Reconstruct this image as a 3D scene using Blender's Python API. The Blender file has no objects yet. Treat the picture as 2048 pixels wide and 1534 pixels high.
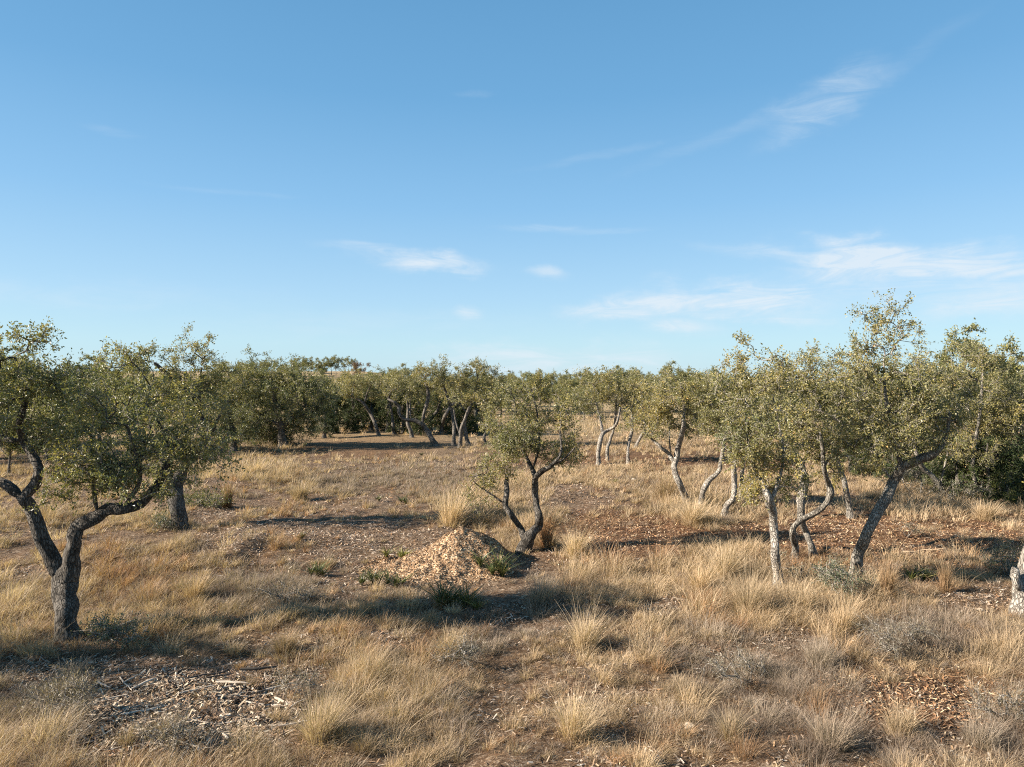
import bpy, math, random
import numpy as np
from mathutils import Vector
R = math.radians
SC = bpy.context.scene
COL = SC.collection
rng = np.random.default_rng(7)

# ------------------------------------------------------------------ camera
CAM_H = 3.8
F = 1422.0                      # focal length in photo pixels (photo 2048 x 1534)
cam = bpy.data.cameras.new('camera')
cam.sensor_width = 36.0
cam.lens = 36.0 * F / 2048.0
cam.clip_start = 0.1
cam.clip_end = 6000
cam_o = bpy.data.objects.new('camera', cam)
COL.objects.link(cam_o)
cam_o.location = (0, 0, CAM_H)
cam_o.rotation_euler = (R(90), 0, 0)
SC.camera = cam_o
SC.render.resolution_x, SC.render.resolution_y = 1024, 767

# ------------------------------------------------------------------ light
SUN_EL = R(27)
SUN_AZ = R(-103)                # clockwise from +Y: left of the camera and a little behind it
world = bpy.data.worlds.new('World')
SC.world = world
world.use_nodes = True
WN, WL = world.node_tree.nodes, world.node_tree.links
SKY_STRENGTH = 0.10
SUN_STRENGTH = 5.0
EXPOSURE = 1.5
sun = bpy.data.lights.new('sun', 'SUN')
sun.energy = SUN_STRENGTH
sun.angle = R(0.5)
sun.color = (1.0, 0.89, 0.755)
sun_o = bpy.data.objects.new('sun', sun)
COL.objects.link(sun_o)
sdir = Vector((math.sin(SUN_AZ) * math.cos(SUN_EL), math.cos(SUN_AZ) * math.cos(SUN_EL), math.sin(SUN_EL)))
sun_o.rotation_euler = sdir.to_track_quat('Z', 'Y').to_euler()
sun_o.location = sdir * 60
SC.view_settings.view_transform = 'Standard'
SC.view_settings.look = 'None'
SC.view_settings.exposure = EXPOSURE
SC.view_settings.gamma = 1
SC.view_settings.use_curve_mapping = False
SC.render.engine = 'CYCLES'
SC.cycles.max_bounces = 4
SC.cycles.diffuse_bounces = 2
SC.cycles.glossy_bounces = 1
SC.cycles.transmission_bounces = 2
SC.cycles.use_denoising = False
SC.cycles.pixel_filter_type = 'BLACKMAN_HARRIS'
SC.cycles.filter_width = 1.1


def wn(t, **kw):
    n = WN.new(t)
    for k, v in kw.items():
        setattr(n, k, v)
    return n


def wmath(op, a, b=None, c=None, clamp=False):
    n = WN.new('ShaderNodeMath')
    n.operation = op
    n.use_clamp = clamp
    for i, v in enumerate((a, b, c)):
        if v is None:
            continue
        if isinstance(v, (int, float)):
            n.inputs[i].default_value = v
        else:
            WL.new(v, n.inputs[i])
    return n.outputs[0]


def build_sky():
    bg = WN['Background']
    bg.inputs[1].default_value = SKY_STRENGTH
    sky = wn('ShaderNodeTexSky', sky_type='NISHITA', sun_disc=False)
    sky.sun_elevation = SUN_EL
    sky.sun_rotation = SUN_AZ % (2 * math.pi)
    sky.altitude = 200
    sky.air_density = 1.0
    sky.dust_density = 0.6
    sky.ozone_density = 1.6
    tc = wn('ShaderNodeTexCoord')
    sep = wn('ShaderNodeSeparateXYZ')
    WL.new(tc.outputs['Generated'], sep.inputs[0])
    az = wmath('ARCTAN2', sep.outputs[0], sep.outputs[1])
    el = wmath('ARCSINE', sep.outputs[2])
    ae = wn('ShaderNodeCombineXYZ')
    WL.new(az, ae.inputs[0]); WL.new(el, ae.inputs[1])
    # thin cirrus wisps, each at its own azimuth and elevation
    def azel(px, py):
        x, z = (px - 1024) / F, (767 - py) / F
        return math.atan2(x, 1), math.atan2(z, math.hypot(x, 1))
    wisps = [  # px, py, half length, half width, tilt (deg, up to the right), strength
        (1660, 195, 170, 50, 22, .42), (1450, 265, 260, 18, 17, .15), (1200, 312, 190, 12, 8, .13), (1850, 90, 110, 20, 22, .06),
        (1260, 614, 200, 40, 3, 1.2), (1490, 600, 220, 56, -5, 1.25), (1370, 660, 110, 26, -4, .95),
        (1780, 535, 270, 52, -8, .95), (1900, 520, 280, 46, -8, .8), (1580, 512, 210, 18, -9, .45), (1990, 605, 170, 30, 10, .95),
        (1850, 600, 260, 34, -6, .35),
        (865, 527, 170, 26, -2, 1.15), (750, 500, 130, 14, -4, .4), (1090, 546, 50, 20, -8, .75), (935, 626, 40, 18, -4, .65),
        (1080, 456, 130, 9, -1, .28), (1200, 463, 130, 8, 1, .18), (950, 187, 50, 9, 2, .12), (1100, 720, 330, 46, 0, .85),
        (150, 590, 420, 36, 2, .18), (450, 383, 170, 8, 1, .10), (220, 262, 60, 10, 0, .10), (700, 650, 420, 40, 1, .16),
    ]
    def shared_noise(rot, sx, sy, detail, rough, dist, colour=False):
        mp = wn('ShaderNodeMapping')
        mp.inputs['Rotation'].default_value = (0, 0, R(rot))
        mp.inputs['Scale'].default_value = (sx, sy, 1)
        WL.new(ae.outputs[0], mp.inputs[0])
        nz = wn('ShaderNodeTexNoise', noise_dimensions='2D')
        nz.inputs['Scale'].default_value = 1
        nz.inputs['Detail'].default_value = detail
        nz.inputs['Roughness'].default_value = rough
        nz.inputs['Distortion'].default_value = dist
        WL.new(mp.outputs[0], nz.inputs['Vector'])
        return nz.outputs['Color'] if colour else nz.outputs[0]
    warp = shared_noise(0, 9, 16, 5, .6, 0, True)
    streak = []
    for rot in (-24, 7, -3):
        nr = wn('ShaderNodeMapRange')
        nr.inputs['From Min'].default_value = .24
        nr.inputs['From Max'].default_value = .72
        WL.new(shared_noise(rot, 9, 52, 9, .66, .9), nr.inputs['Value'])
        streak.append(nr.outputs[0])
    total = None
    for i, (px, py, hl, hw, tilt, st) in enumerate(wisps):
        a, e = azel(px, py)
        m = wn('ShaderNodeMapping', vector_type='TEXTURE')
        m.inputs['Location'].default_value = (a, e, 0)
        m.inputs['Rotation'].default_value = (0, 0, R(tilt))
        m.inputs['Scale'].default_value = (hl / F, hw / F, 1)
        WL.new(ae.outputs[0], m.inputs[0])
        wv = wn('ShaderNodeVectorMath', operation='MULTIPLY_ADD')
        WL.new(warp, wv.inputs[0])
        wv.inputs[1].default_value = (.9, 1.9, 0)
        WL.new(m.outputs[0], wv.inputs[2])
        sh = wn('ShaderNodeVectorMath', operation='SUBTRACT')
        WL.new(wv.outputs[0], sh.inputs[0])
        sh.inputs[1].default_value = (.45, .95, 0)
        ln = wn('ShaderNodeVectorMath', operation='LENGTH')
        WL.new(sh.outputs[0], ln.inputs[0])
        mr = wn('ShaderNodeMapRange', interpolation_type='SMOOTHERSTEP')
        mr.inputs['From Min'].default_value = 1.15
        mr.inputs['From Max'].default_value = 0.0
        WL.new(ln.outputs['Value'], mr.inputs['Value'])
        v = wmath('MULTIPLY', mr.outputs[0], streak[0 if tilt > 9 else 1 if tilt < 0 else 2])
        v = wmath('MULTIPLY', v, st)
        total = v if total is None else wmath('ADD', total, v)
    total = wmath('MULTIPLY', total, .95)
    total = wmath('MINIMUM', total, .8)
    # clear winter air: blue by elevation, with a share of the physical sky for the change round the sun
    k = 1 / (SKY_STRENGTH * 2 ** EXPOSURE)
    rp = wn('ShaderNodeValToRGB')
    stops = [(.0, (.50, .72, .84)), (.055, (.48, .735, .87)), (.12, (.395, .655, .88)), (.24, (.248, .522, .82)), (.38, (.150, .40, .695)), (.50, (.120, .345, .62)), (1.0, (.055, .20, .42))]
    el_ = rp.color_ramp.elements
    while len(el_) < len(stops):
        el_.new(.5)
    for q, (p_, c_) in zip(el_, stops):
        q.position = p_
        q.color = (*c_, 1)
    WL.new(el, rp.inputs[0])
    sc_ = wn('ShaderNodeVectorMath', operation='SCALE')
    WL.new(rp.outputs[0], sc_.inputs[0])
    sc_.inputs['Scale'].default_value = k
    m0 = wn('ShaderNodeMix', data_type='RGBA')
    m0.inputs['Factor'].default_value = .90
    WL.new(sky.outputs[0], m0.inputs['A'])
    WL.new(sc_.outputs[0], m0.inputs['B'])
    mix = wn('ShaderNodeMix', data_type='RGBA')
    WL.new(total, mix.inputs['Factor'])
    WL.new(m0.outputs['Result'], mix.inputs['A'])
    world.cycles.sampling_method = 'MANUAL'
    world.cycles.sample_map_resolution = 512
    mix.inputs['B'].default_value = (.80 * k, .88 * k, .95 * k, 1)
    WL.new(mix.outputs['Result'], bg.inputs[0])


build_sky()


# ------------------------------------------------------------------ helpers
def noise2(x, y, scale=1.0, seed=0, octaves=4, rough=.5):
    """smooth value noise, roughly -1..1, on numpy arrays"""
    x = np.asarray(x, float) / scale
    y = np.asarray(y, float) / scale
    out = 0.0
    amp = 1.0
    tot = 0.0
    for o in range(octaves):
        xi, yi = np.floor(x), np.floor(y)
        fx, fy = x - xi, y - yi
        fx = fx * fx * (3 - 2 * fx)
        fy = fy * fy * (3 - 2 * fy)

        def h(a, b):
            v = np.sin(a * 127.1 + b * 311.7 + (seed + o * 13) * 74.7) * 43758.5453
            return (v - np.floor(v)) * 2 - 1
        v = (h(xi, yi) * (1 - fx) + h(xi + 1, yi) * fx) * (1 - fy) + (h(xi, yi + 1) * (1 - fx) + h(xi + 1, yi + 1) * fx) * fy
        out = out + v * amp
        tot += amp
        amp *= rough
        x = x * 2.03 + 17.1
        y = y * 2.03 + 5.7
    return out / tot * 1.6


def sstep(a, b, x):
    t = np.clip((np.asarray(x, float) - a) / (b - a), 0, 1)
    return t * t * (3 - 2 * t)


def terrain(x, y):
    x = np.asarray(x, float)
    y = np.asarray(y, float)
    r = x / np.maximum(np.abs(y), 5)
    z = 5.8 * sstep(75, 165, y) * sstep(-.02, -.22, r) + 1.0 * sstep(70, 200, y)
    z = z + .10 * noise2(x, y, 6, 3, 3)
    near = 1 - sstep(30, 60, y)
    z = z + near * (.075 * noise2(x, y, .95, 9, 3))
    # the low terrace step of matted mulch left of the middle
    e = 16.6 + .5 * np.sin(x * .9) + 0.35 * noise2(x, y, 1.5, 4, 2)
    z = z + .16 * sstep(e + .25, e - .05, y) * sstep(14.0, 15.5, y) * sstep(-10, -8.8, x) * sstep(-5.6, -6.1, x)
    return z


def at(px, py):
    """the ground point that the photo shows at a pixel, as (x, y, z)"""
    dx, dz = (px - 1024) / F, (767 - py) / F
    y = np.linspace(4, 260, 6000)
    gap = CAM_H + dz * y - terrain(dx * y, y)
    i = np.argmax(gap < 0) if (gap < 0).any() else len(y) - 1
    yy = y[i]
    return np.array([dx * yy, yy, float(terrain(dx * yy, yy))])


def to_px(x, y, z):
    return 1024 + F * x / y, 767 - F * (z - CAM_H) / y


def mesh_np(name, verts, faces, mat, parent=None, cols=None, smooth=False, mats=None, midx=None, link=True, loc=None):
    """verts (N,3), faces: list of int arrays (n,k), k = 3 or 4"""
    verts = np.ascontiguousarray(verts, np.float32)
    if loc is not None:
        verts = verts - np.asarray(loc, np.float32)
    faces = [f for f in faces if len(f)]
    me = bpy.data.meshes.new(name)
    me.vertices.add(len(verts))
    me.vertices.foreach_set('co', verts.ravel())
    nl = sum(f.size for f in faces)
    npoly = sum(len(f) for f in faces)
    me.loops.add(nl)
    me.polygons.add(npoly)
    me.loops.foreach_set('vertex_index', np.concatenate([f.ravel() for f in faces]).astype(np.int32))
    tot = np.concatenate([np.full(len(f), f.shape[1], np.int32) for f in faces])
    me.polygons.foreach_set('loop_start', np.concatenate([[0], np.cumsum(tot)[:-1]]).astype(np.int32))
    me.polygons.foreach_set('use_smooth', np.full(npoly, smooth))
    for m in (mats or [mat]):
        me.materials.append(m)
    if midx is not None:
        me.polygons.foreach_set('material_index', midx.astype(np.int32))
    if cols is not None:
        a = me.color_attributes.new('Col', 'FLOAT_COLOR', 'POINT')
        c = np.ones((len(verts), 4), np.float32)
        c[:, :3] = cols
        a.data.foreach_set('color', c.ravel())
    me.update(calc_edges=True)
    o = bpy.data.objects.new(name, me)
    if link:
        COL.objects.link(o)
    if parent is not None:
        o.parent = parent
    if loc is not None and parent is None:
        o.location = loc
    return o


def tag(o, label=None, cat=None, group=None, kind=None):
    if label: o['label'] = label
    if cat: o['category'] = cat
    if group: o['group'] = group
    if kind: o['kind'] = kind
    return o


def empty(name, loc):
    o = bpy.data.objects.new(name, None)
    o.empty_display_size = .2
    o.location = loc
    COL.objects.link(o)
    return o


def unit(v):
    return v / np.maximum(np.linalg.norm(v, axis=-1, keepdims=True), 1e-9)


def tubes(P, Rd, sides, ref=(0, 1, 0), cap=True):
    """P (N,K,3) points, Rd (N,K) radii -> verts, quads"""
    N, K, _ = P.shape
    T = np.empty_like(P)
    T[:, 1:-1] = P[:, 2:] - P[:, :-2]
    T[:, 0] = P[:, 1] - P[:, 0]
    T[:, -1] = P[:, -1] - P[:, -2]
    T = unit(T)
    ref = np.broadcast_to(np.asarray(ref, float), P.shape)
    A = unit(np.cross(T, ref) + 1e-6)
    B = np.cross(T, A)
    th = np.arange(sides) / sides * 2 * math.pi
    ring = A[:, :, None, :] * np.cos(th)[None, None, :, None] + B[:, :, None, :] * np.sin(th)[None, None, :, None]
    rr = Rd if Rd.ndim == 3 else Rd[:, :, None]
    V = P[:, :, None, :] + ring * rr[..., None]
    idx = np.arange(N * K * sides).reshape(N, K, sides)
    a = idx[:, :-1, :]
    b = idx[:, 1:, :]
    q = np.stack([a, np.roll(a, -1, 2), np.roll(b, -1, 2), b], -1).reshape(-1, 4)
    return V.reshape(-1, 3), q


def catmull(pts, n):
    """resample a polyline (K,D) smoothly to about n points per span"""
    p = np.asarray(pts, float)
    p = np.vstack([2 * p[0] - p[1], p, 2 * p[-1] - p[-2]])
    out = []
    for i in range(1, len(p) - 2):
        t = np.linspace(0, 1, n, endpoint=False)[:, None]
        a, b, c, d = p[i - 1], p[i], p[i + 1], p[i + 2]
        out.append(.5 * ((2 * b) + (-a + c) * t + (2 * a - 5 * b + 4 * c - d) * t ** 2 + (-a + 3 * b - 3 * c + d) * t ** 3))
    out.append(p[-2][None])
    return np.vstack(out)


class MB:
    """collects vertex / quad / colour arrays for ONE mesh"""
    def __init__(s):
        s.v, s.f, s.c, s.n = [], [], [], 0

    def add(s, v, f, c=None):
        s.v.append(v)
        s.f.append(f + s.n)
        s.n += len(v)
        if c is not None:
            s.c.append(np.broadcast_to(np.asarray(c, float), (len(v), 3)))

    def build(s, name, mat, parent=None, smooth=False, loc=None):
        k = {}
        for f in s.f:
            k.setdefault(f.shape[1], []).append(f)
        return mesh_np(name, np.vstack(s.v), [np.vstack(q) for q in k.values()], mat, parent,
                       np.vstack(s.c) if s.c else None, smooth, loc=loc)


# ------------------------------------------------------------------ materials
def new_mat(name):
    m = bpy.data.materials.new(name)
    m.use_nodes = True
    nt = m.node_tree
    b = nt.nodes['Principled BSDF']
    return m, nt, b


def N(nt, t, **kw):
    n = nt.nodes.new(t)
    for k, v in kw.items():
        if k in n.inputs.keys():
            n.inputs[k].default_value = v
        else:
            setattr(n, k, v)
    return n


def ramp(nt, fac, stops):
    n = nt.nodes.new('ShaderNodeValToRGB')
    e = n.color_ramp.elements
    while len(e) < len(stops):
        e.new(.5)
    for i, (p, c) in enumerate(stops):
        e[i].position = p
        e[i].color = (*c, 1)
    nt.links.new(fac, n.inputs[0])
    return n.outputs[0]


def mixc(nt, fac, a, b, mode='MIX'):
    n = nt.nodes.new('ShaderNodeMix')
    n.data_type = 'RGBA'
    n.blend_type = mode
    for s, v in (('Factor', fac), ('A', a), ('B', b)):
        if isinstance(v, (int, float)):
            n.inputs[s].default_value = v
        elif isinstance(v, tuple):
            n.inputs[s].default_value = (*v, 1)
        else:
            nt.links.new(v, n.inputs[s])
    return n.outputs['Result']


def leaf_material(name, trans=.27, rough=.42, back=(.23, .22, .14), tmul=1.6, spec=.4):
    m, nt, b = new_mat(name)
    at_ = N(nt, 'ShaderNodeAttribute', attribute_name='Col')
    geo = N(nt, 'ShaderNodeNewGeometry')
    c = at_.outputs['Color']
    if back:
        pale = mixc(nt, .55, c, back)
        c = mixc(nt, geo.outputs['Backfacing'], c, pale)
    nt.links.new(c, b.inputs['Base Color'])
    b.inputs['Roughness'].default_value = rough
    b.inputs['Specular IOR Level'].default_value = spec
    tr = N(nt, 'ShaderNodeBsdfTranslucent')
    tc = mixc(nt, 1.0, at_.outputs['Color'], (tmul, tmul * 1.0, tmul * .6), 'MULTIPLY')
    nt.links.new(tc, tr.inputs['Color'])
    mx = N(nt, 'ShaderNodeMixShader')
    mx.inputs[0].default_value = trans
    nt.links.new(b.outputs[0], mx.inputs[1])
    nt.links.new(tr.outputs[0], mx.inputs[2])
    nt.links.new(mx.outputs[0], nt.nodes['Material Output'].inputs['Surface'])
    return m


def bark_material(name, pale, mid, dark):
    m, nt, b = new_mat(name)
    tc = N(nt, 'ShaderNodeTexCoord')
    mp = N(nt, 'ShaderNodeMapping')
    mp.inputs['Scale'].default_value = (1, 1, .24)
    nt.links.new(tc.outputs['Object'], mp.inputs[0])
    wz = N(nt, 'ShaderNodeTexNoise', Scale=9.0, Detail=3.0)
    nt.links.new(mp.outputs[0], wz.inputs['Vector'])
    add = N(nt, 'ShaderNodeVectorMath', operation='MULTIPLY_ADD')
    nt.links.new(wz.outputs['Color'], add.inputs[0])
    add.inputs[1].default_value = (.10, .10, .05)
    nt.links.new(mp.outputs[0], add.inputs[2])
    vo = N(nt, 'ShaderNodeTexVoronoi', Scale=30.0)
    vo.feature = 'DISTANCE_TO_EDGE'
    nt.links.new(add.outputs[0], vo.inputs['Vector'])
    big = N(nt, 'ShaderNodeTexNoise', Scale=4.0, Detail=6.0, Roughness=.65)
    nt.links.new(tc.outputs['Object'], big.inputs['Vector'])
    fine = N(nt, 'ShaderNodeTexNoise', Scale=60.0, Detail=4.0, Roughness=.7)
    nt.links.new(mp.outputs[0], fine.inputs['Vector'])
    patch = ramp(nt, big.outputs[0], [(.30, dark), (.43, mid), (.60, pale)])
    fl = ramp(nt, fine.outputs[0], [(.3, (.72, .72, .72)), (.7, (1.15, 1.15, 1.15))])
    c = mixc(nt, 1.0, patch, fl, 'MULTIPLY')
    crack = ramp(nt, vo.outputs['Distance'], [(.02, (0, 0, 0)), (.16, (1, 1, 1))])
    ck = mixc(nt, 1.0, c, (.42, .40, .38), 'MULTIPLY')
    c = mixc(nt, crack, ck, c)
    nt.links.new(c, b.inputs['Base Color'])
    b.inputs['Roughness'].default_value = .9
    b.inputs['Specular IOR Level'].default_value = .2
    h = N(nt, 'ShaderNodeMath', operation='ADD')
    nt.links.new(crack, h.inputs[0])
    nt.links.new(fine.outputs[0], h.inputs[1])
    bp = N(nt, 'ShaderNodeBump', Strength=1.0, Distance=.022)
    nt.links.new(h.outputs[0], bp.inputs['Height'])
    nt.links.new(bp.outputs[0], b.inputs['Normal'])
    return m


M_LEAF = leaf_material('oak_leaf')
M_JUNIPER = leaf_material('juniper_needle', trans=.12, rough=.6, back=None, spec=.25)
M_GRASS = leaf_material('dry_grass_blade', trans=.32, rough=.6, back=None, tmul=1.15, spec=.3)
M_DAGGER = leaf_material('dagger_leaf', trans=.12, rough=.38, back=None, tmul=1.4)
M_BARK = bark_material('oak_bark_grey', (.52, .475, .41), (.36, .325, .28), (.15, .135, .115))
M_BARK_DARK = bark_material('oak_bark_dark', (.30, .27, .23), (.17, .152, .13), (.07, .062, .053))
M_BARK_BLACK = bark_material('oak_bark_blackish', (.20, .18, .155), (.105, .094, .08), (.045, .04, .034))
M_BARK_MID = bark_material('oak_bark_mid_grey', (.40, .365, .31), (.25, .225, .19), (.10, .09, .075))


def vcol_material(name, rough=.85, spec=.2):
    m, nt, b = new_mat(name)
    a = N(nt, 'ShaderNodeAttribute', attribute_name='Col')
    nt.links.new(a.outputs['Color'], b.inputs['Base Color'])
    b.inputs['Roughness'].default_value = rough
    b.inputs['Specular IOR Level'].default_value = spec
    return m


M_CHIP = vcol_material('wood_chip')
M_TWIG = vcol_material('twig_bark')


def ground_material():
    m, nt, b = new_mat('mulched_soil')
    tc = N(nt, 'ShaderNodeTexCoord')
    o = tc.outputs['Object']
    big = N(nt, 'ShaderNodeTexNoise', Scale=.35, Detail=6.0, Roughness=.6)
    nt.links.new(o, big.inputs['Vector'])
    med = N(nt, 'ShaderNodeTexNoise', Scale=2.6, Detail=8.0, Roughness=.68)
    nt.links.new(o, med.inputs['Vector'])
    fine = N(nt, 'ShaderNodeTexNoise', Scale=38.0, Detail=5.0, Roughness=.7)
    nt.links.new(o, fine.inputs['Vector'])
    vo = N(nt, 'ShaderNodeTexVoronoi', Scale=26.0)
    mp = N(nt, 'ShaderNodeMapping')
    mp.inputs['Scale'].default_value = (1, 1.7, 1)
    mp.inputs['Rotation'].default_value = (0, 0, .5)
    wv = N(nt, 'ShaderNodeVectorMath', operation='MULTIPLY_ADD')
    nt.links.new(med.outputs['Color'], wv.inputs[0])
    wv.inputs[1].default_value = (.5, .5, 0)
    nt.links.new(o, wv.inputs[2])
    nt.links.new(wv.outputs[0], mp.inputs[0])
    nt.links.new(mp.outputs[0], vo.inputs['Vector'])
    soil = ramp(nt, med.outputs[0], [(.34, (.050, .032, .020)), (.52, (.135, .086, .052)), (.72, (.31, .22, .145))])
    tint = ramp(nt, big.outputs[0], [(.36, (1.0, .84, .68)), (.56, (1.0, .97, .92))])
    c = mixc(nt, 1.0, soil, tint, 'MULTIPLY')
    sepc = N(nt, 'ShaderNodeSeparateColor')
    nt.links.new(vo.outputs['Color'], sepc.inputs[0])
    chip = ramp(nt, sepc.outputs[0], [(.0, (.05, .032, .02)), (.35, (.12, .075, .045)), (.7, (.28, .19, .12)), (.95, (.55, .44, .32))])
    c = mixc(nt, .5, c, chip)
    fl = ramp(nt, fine.outputs[0], [(.3, (.5, .5, .5)), (.7, (1.3, 1.3, 1.3))])
    c = mixc(nt, 1.0, c, fl, 'MULTIPLY')
    # dark reddish bark mulch spread under the trees
    at_ = N(nt, 'ShaderNodeAttribute', attribute_name='Col')
    sr_ = N(nt, 'ShaderNodeSeparateColor')
    nt.links.new(at_.outputs['Color'], sr_.inputs[0])
    rm = N(nt, 'ShaderNodeMath', operation='MULTIPLY')
    nt.links.new(sr_.outputs[0], rm.inputs[0])
    rm.inputs[1].default_value = .75
    c = mixc(nt, rm.outputs[0], c, mixc(nt, 1.0, c, (.80, .60, .46), 'MULTIPLY'))
    # far away the ground is covered with straw
    sp = N(nt, 'ShaderNodeSeparateXYZ')
    nt.links.new(o, sp.inputs[0])
    mr = N(nt, 'ShaderNodeMapRange')
    mr.inputs['From Min'].default_value = 36
    mr.inputs['From Max'].default_value = 60
    nt.links.new(sp.outputs[1], mr.inputs['Value'])
    straw = ramp(nt, med.outputs[0], [(.3, (.20, .14, .075)), (.6, (.42, .32, .18))])
    far = N(nt, 'ShaderNodeMath', operation='MULTIPLY')
    nt.links.new(mr.outputs[0], far.inputs[0])
    far.inputs[1].default_value = .8
    c = mixc(nt, far.outputs[0], c, straw)
    nt.links.new(c, b.inputs['Base Color'])
    b.inputs['Roughness'].default_value = .95
    b.inputs['Specular IOR Level'].default_value = .15
    hh = N(nt, 'ShaderNodeMath', operation='ADD')
    nt.links.new(fine.outputs[0], hh.inputs[0])
    nt.links.new(sepc.outputs[1], hh.inputs[1])
    bp = N(nt, 'ShaderNodeBump', Strength=.9, Distance=.03)
    nt.links.new(hh.outputs[0], bp.inputs['Height'])
    nt.links.new(bp.outputs[0], b.inputs['Normal'])
    return m


M_GROUND = ground_material()


# where the photo shows bare mulch, dense grass and reddish mulch (photo pixels of points on the ground)
def in_patch(px, py, patches):
    """0..1 coverage by soft ellipses (px, py, rx, ry)"""
    o = np.zeros(np.shape(px))
    for cx, cy, rx, ry in patches:
        d = np.sqrt(((px - cx) / rx) ** 2 + ((py - cy) / ry) ** 2)
        o = np.maximum(o, 1 - sstep(.65, 1.15, d))
    return o


BARE = [(370, 1425, 270, 92), (300, 1490, 220, 46), (180, 1350, 230, 44), (480, 1345, 120, 34), (700, 1100, 130, 26), (560, 1060, 90, 22), (760, 890, 190, 26), (860, 1115, 150, 60), (700, 1062, 120, 20), (460, 1085, 90, 40), (430, 1035, 70, 18), (1240, 1062, 170, 36), (1780, 1075, 320, 44), (1860, 1400, 190, 52),
        (1960, 1200, 120, 30), (1585, 1275, 60, 28), (600, 1365, 90, 36), (1140, 990, 110, 24), (1330, 1215, 60, 22), (560, 1290, 110, 26), (790, 1275, 70, 18), (60, 1150, 60, 20), (1250, 1310, 40, 16)]
DENSE = [(1020, 1330, 360, 90), (960, 1440, 200, 80), (1120, 1470, 420, 80), (1450, 1180, 160, 70), (300, 1190, 260, 60), (720, 955, 240, 40), (1260, 965, 200, 40), (1300, 870, 200, 40), (620, 1480, 160, 60), (1640, 1250, 200, 60), (850, 960, 120, 30), (1560, 1400, 240, 100), (60, 1250, 120, 60), (700, 1230, 220, 50)]
PLANTS = [(790, 1128, 26, 14), (748, 1172, 50, 17), (650, 1150, 40, 14), (885, 1215, 46, 22), (995, 1155, 36, 16), (950, 1222, 24, 12), (592, 1082, 18, 10), (785, 1006, 30, 10), (1835, 1165, 34, 18), (232, 1288, 56, 16)]
RED = [(1780, 1075, 420, 80), (1400, 930, 240, 60), (1860, 1400, 260, 70), (1280, 1070, 260, 60), (1150, 900, 200, 40), (700, 880, 200, 40)]


# ------------------------------------------------------------------ ground: one sheet out to the horizon
def build_ground():
    ys = [-30.0]
    while ys[-1] < 2500:
        y = ys[-1]
        ys.append(y + (1.0 if y < 3 else .12 if y < 24 else .12 + (y - 24) * .03))
    ys = np.array(ys)
    nx = 420
    t = np.linspace(-1, 1, nx)
    t = np.sign(t) * (.45 * np.abs(t) + .55 * np.abs(t) ** 3)
    half = np.maximum(60, ys * 1.6)
    X = t[None, :] * half[:, None]
    Y = np.broadcast_to(ys[:, None], X.shape)
    Z = terrain(X, Y)
    V = np.stack([X, Y, Z], -1).reshape(-1, 3)
    idx = np.arange(V.shape[0]).reshape(X.shape)
    q = np.stack([idx[:-1, :-1], idx[:-1, 1:], idx[1:, 1:], idx[1:, :-1]], -1).reshape(-1, 4)
    front = V[:, 1] > 5
    px, py = to_px(V[:, 0], np.maximum(V[:, 1], 5), V[:, 2])
    red = np.where(front, in_patch(px, py, RED), 0)
    o = mesh_np('ground', V, [q], M_GROUND, smooth=True, cols=np.stack([red, red * 0, red * 0], 1))
    tag(o, 'dry mulched soil of the clearing, brown and tan, running back to the trees', 'ground', kind='structure')


build_ground()


# ------------------------------------------------------------------ trees
OAK = np.array([[.195, .178, .054], [.245, .215, .072], [.31, .265, .105], [.125, .128, .040], [.35, .30, .14], [.36, .24, .10]])
OAK_W = np.array([.33, .30, .16, .16, .03, .02])
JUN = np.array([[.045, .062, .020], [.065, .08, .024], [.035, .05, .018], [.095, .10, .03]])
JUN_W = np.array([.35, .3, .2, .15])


def leaves(pos, dirs, L, W, r, cols):
    """one folded rhombus (a quad) per leaf"""
    n = len(pos)
    nrm = unit(r.normal(size=(n, 3)) * .75 + np.array([0, 0, .55]))
    d = unit(dirs)
    side = unit(np.cross(d, nrm))
    nrm = np.cross(side, d)
    s = r.uniform(.7, 1.25, (n, 1))
    l = L * s
    w = W * s * r.uniform(.8, 1.2, (n, 1))
    v = np.empty((n, 4, 3))
    v[:, 0] = pos
    v[:, 1] = pos + d * l * .48 + side * w * .5 + nrm * w * .16
    v[:, 2] = pos + d * l - nrm * l * .10
    v[:, 3] = pos + d * l * .48 - side * w * .5 + nrm * w * .16
    q = np.arange(n * 4).reshape(n, 4)
    return v.reshape(-1, 3), q, np.repeat(cols, 4, 0)


def pick_cols(r, n, pal, w, jitter=.18):
    c = pal[r.choice(len(pal), n, p=w / w.sum())]
    return c * r.uniform(1 - jitter, 1 + jitter, (n, 1))


def px3(D, px, py, off=0.0):
    y = D + off
    return np.array([(px - 1024) / F * y, y, CAM_H - (py - 767) / F * y])


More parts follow.
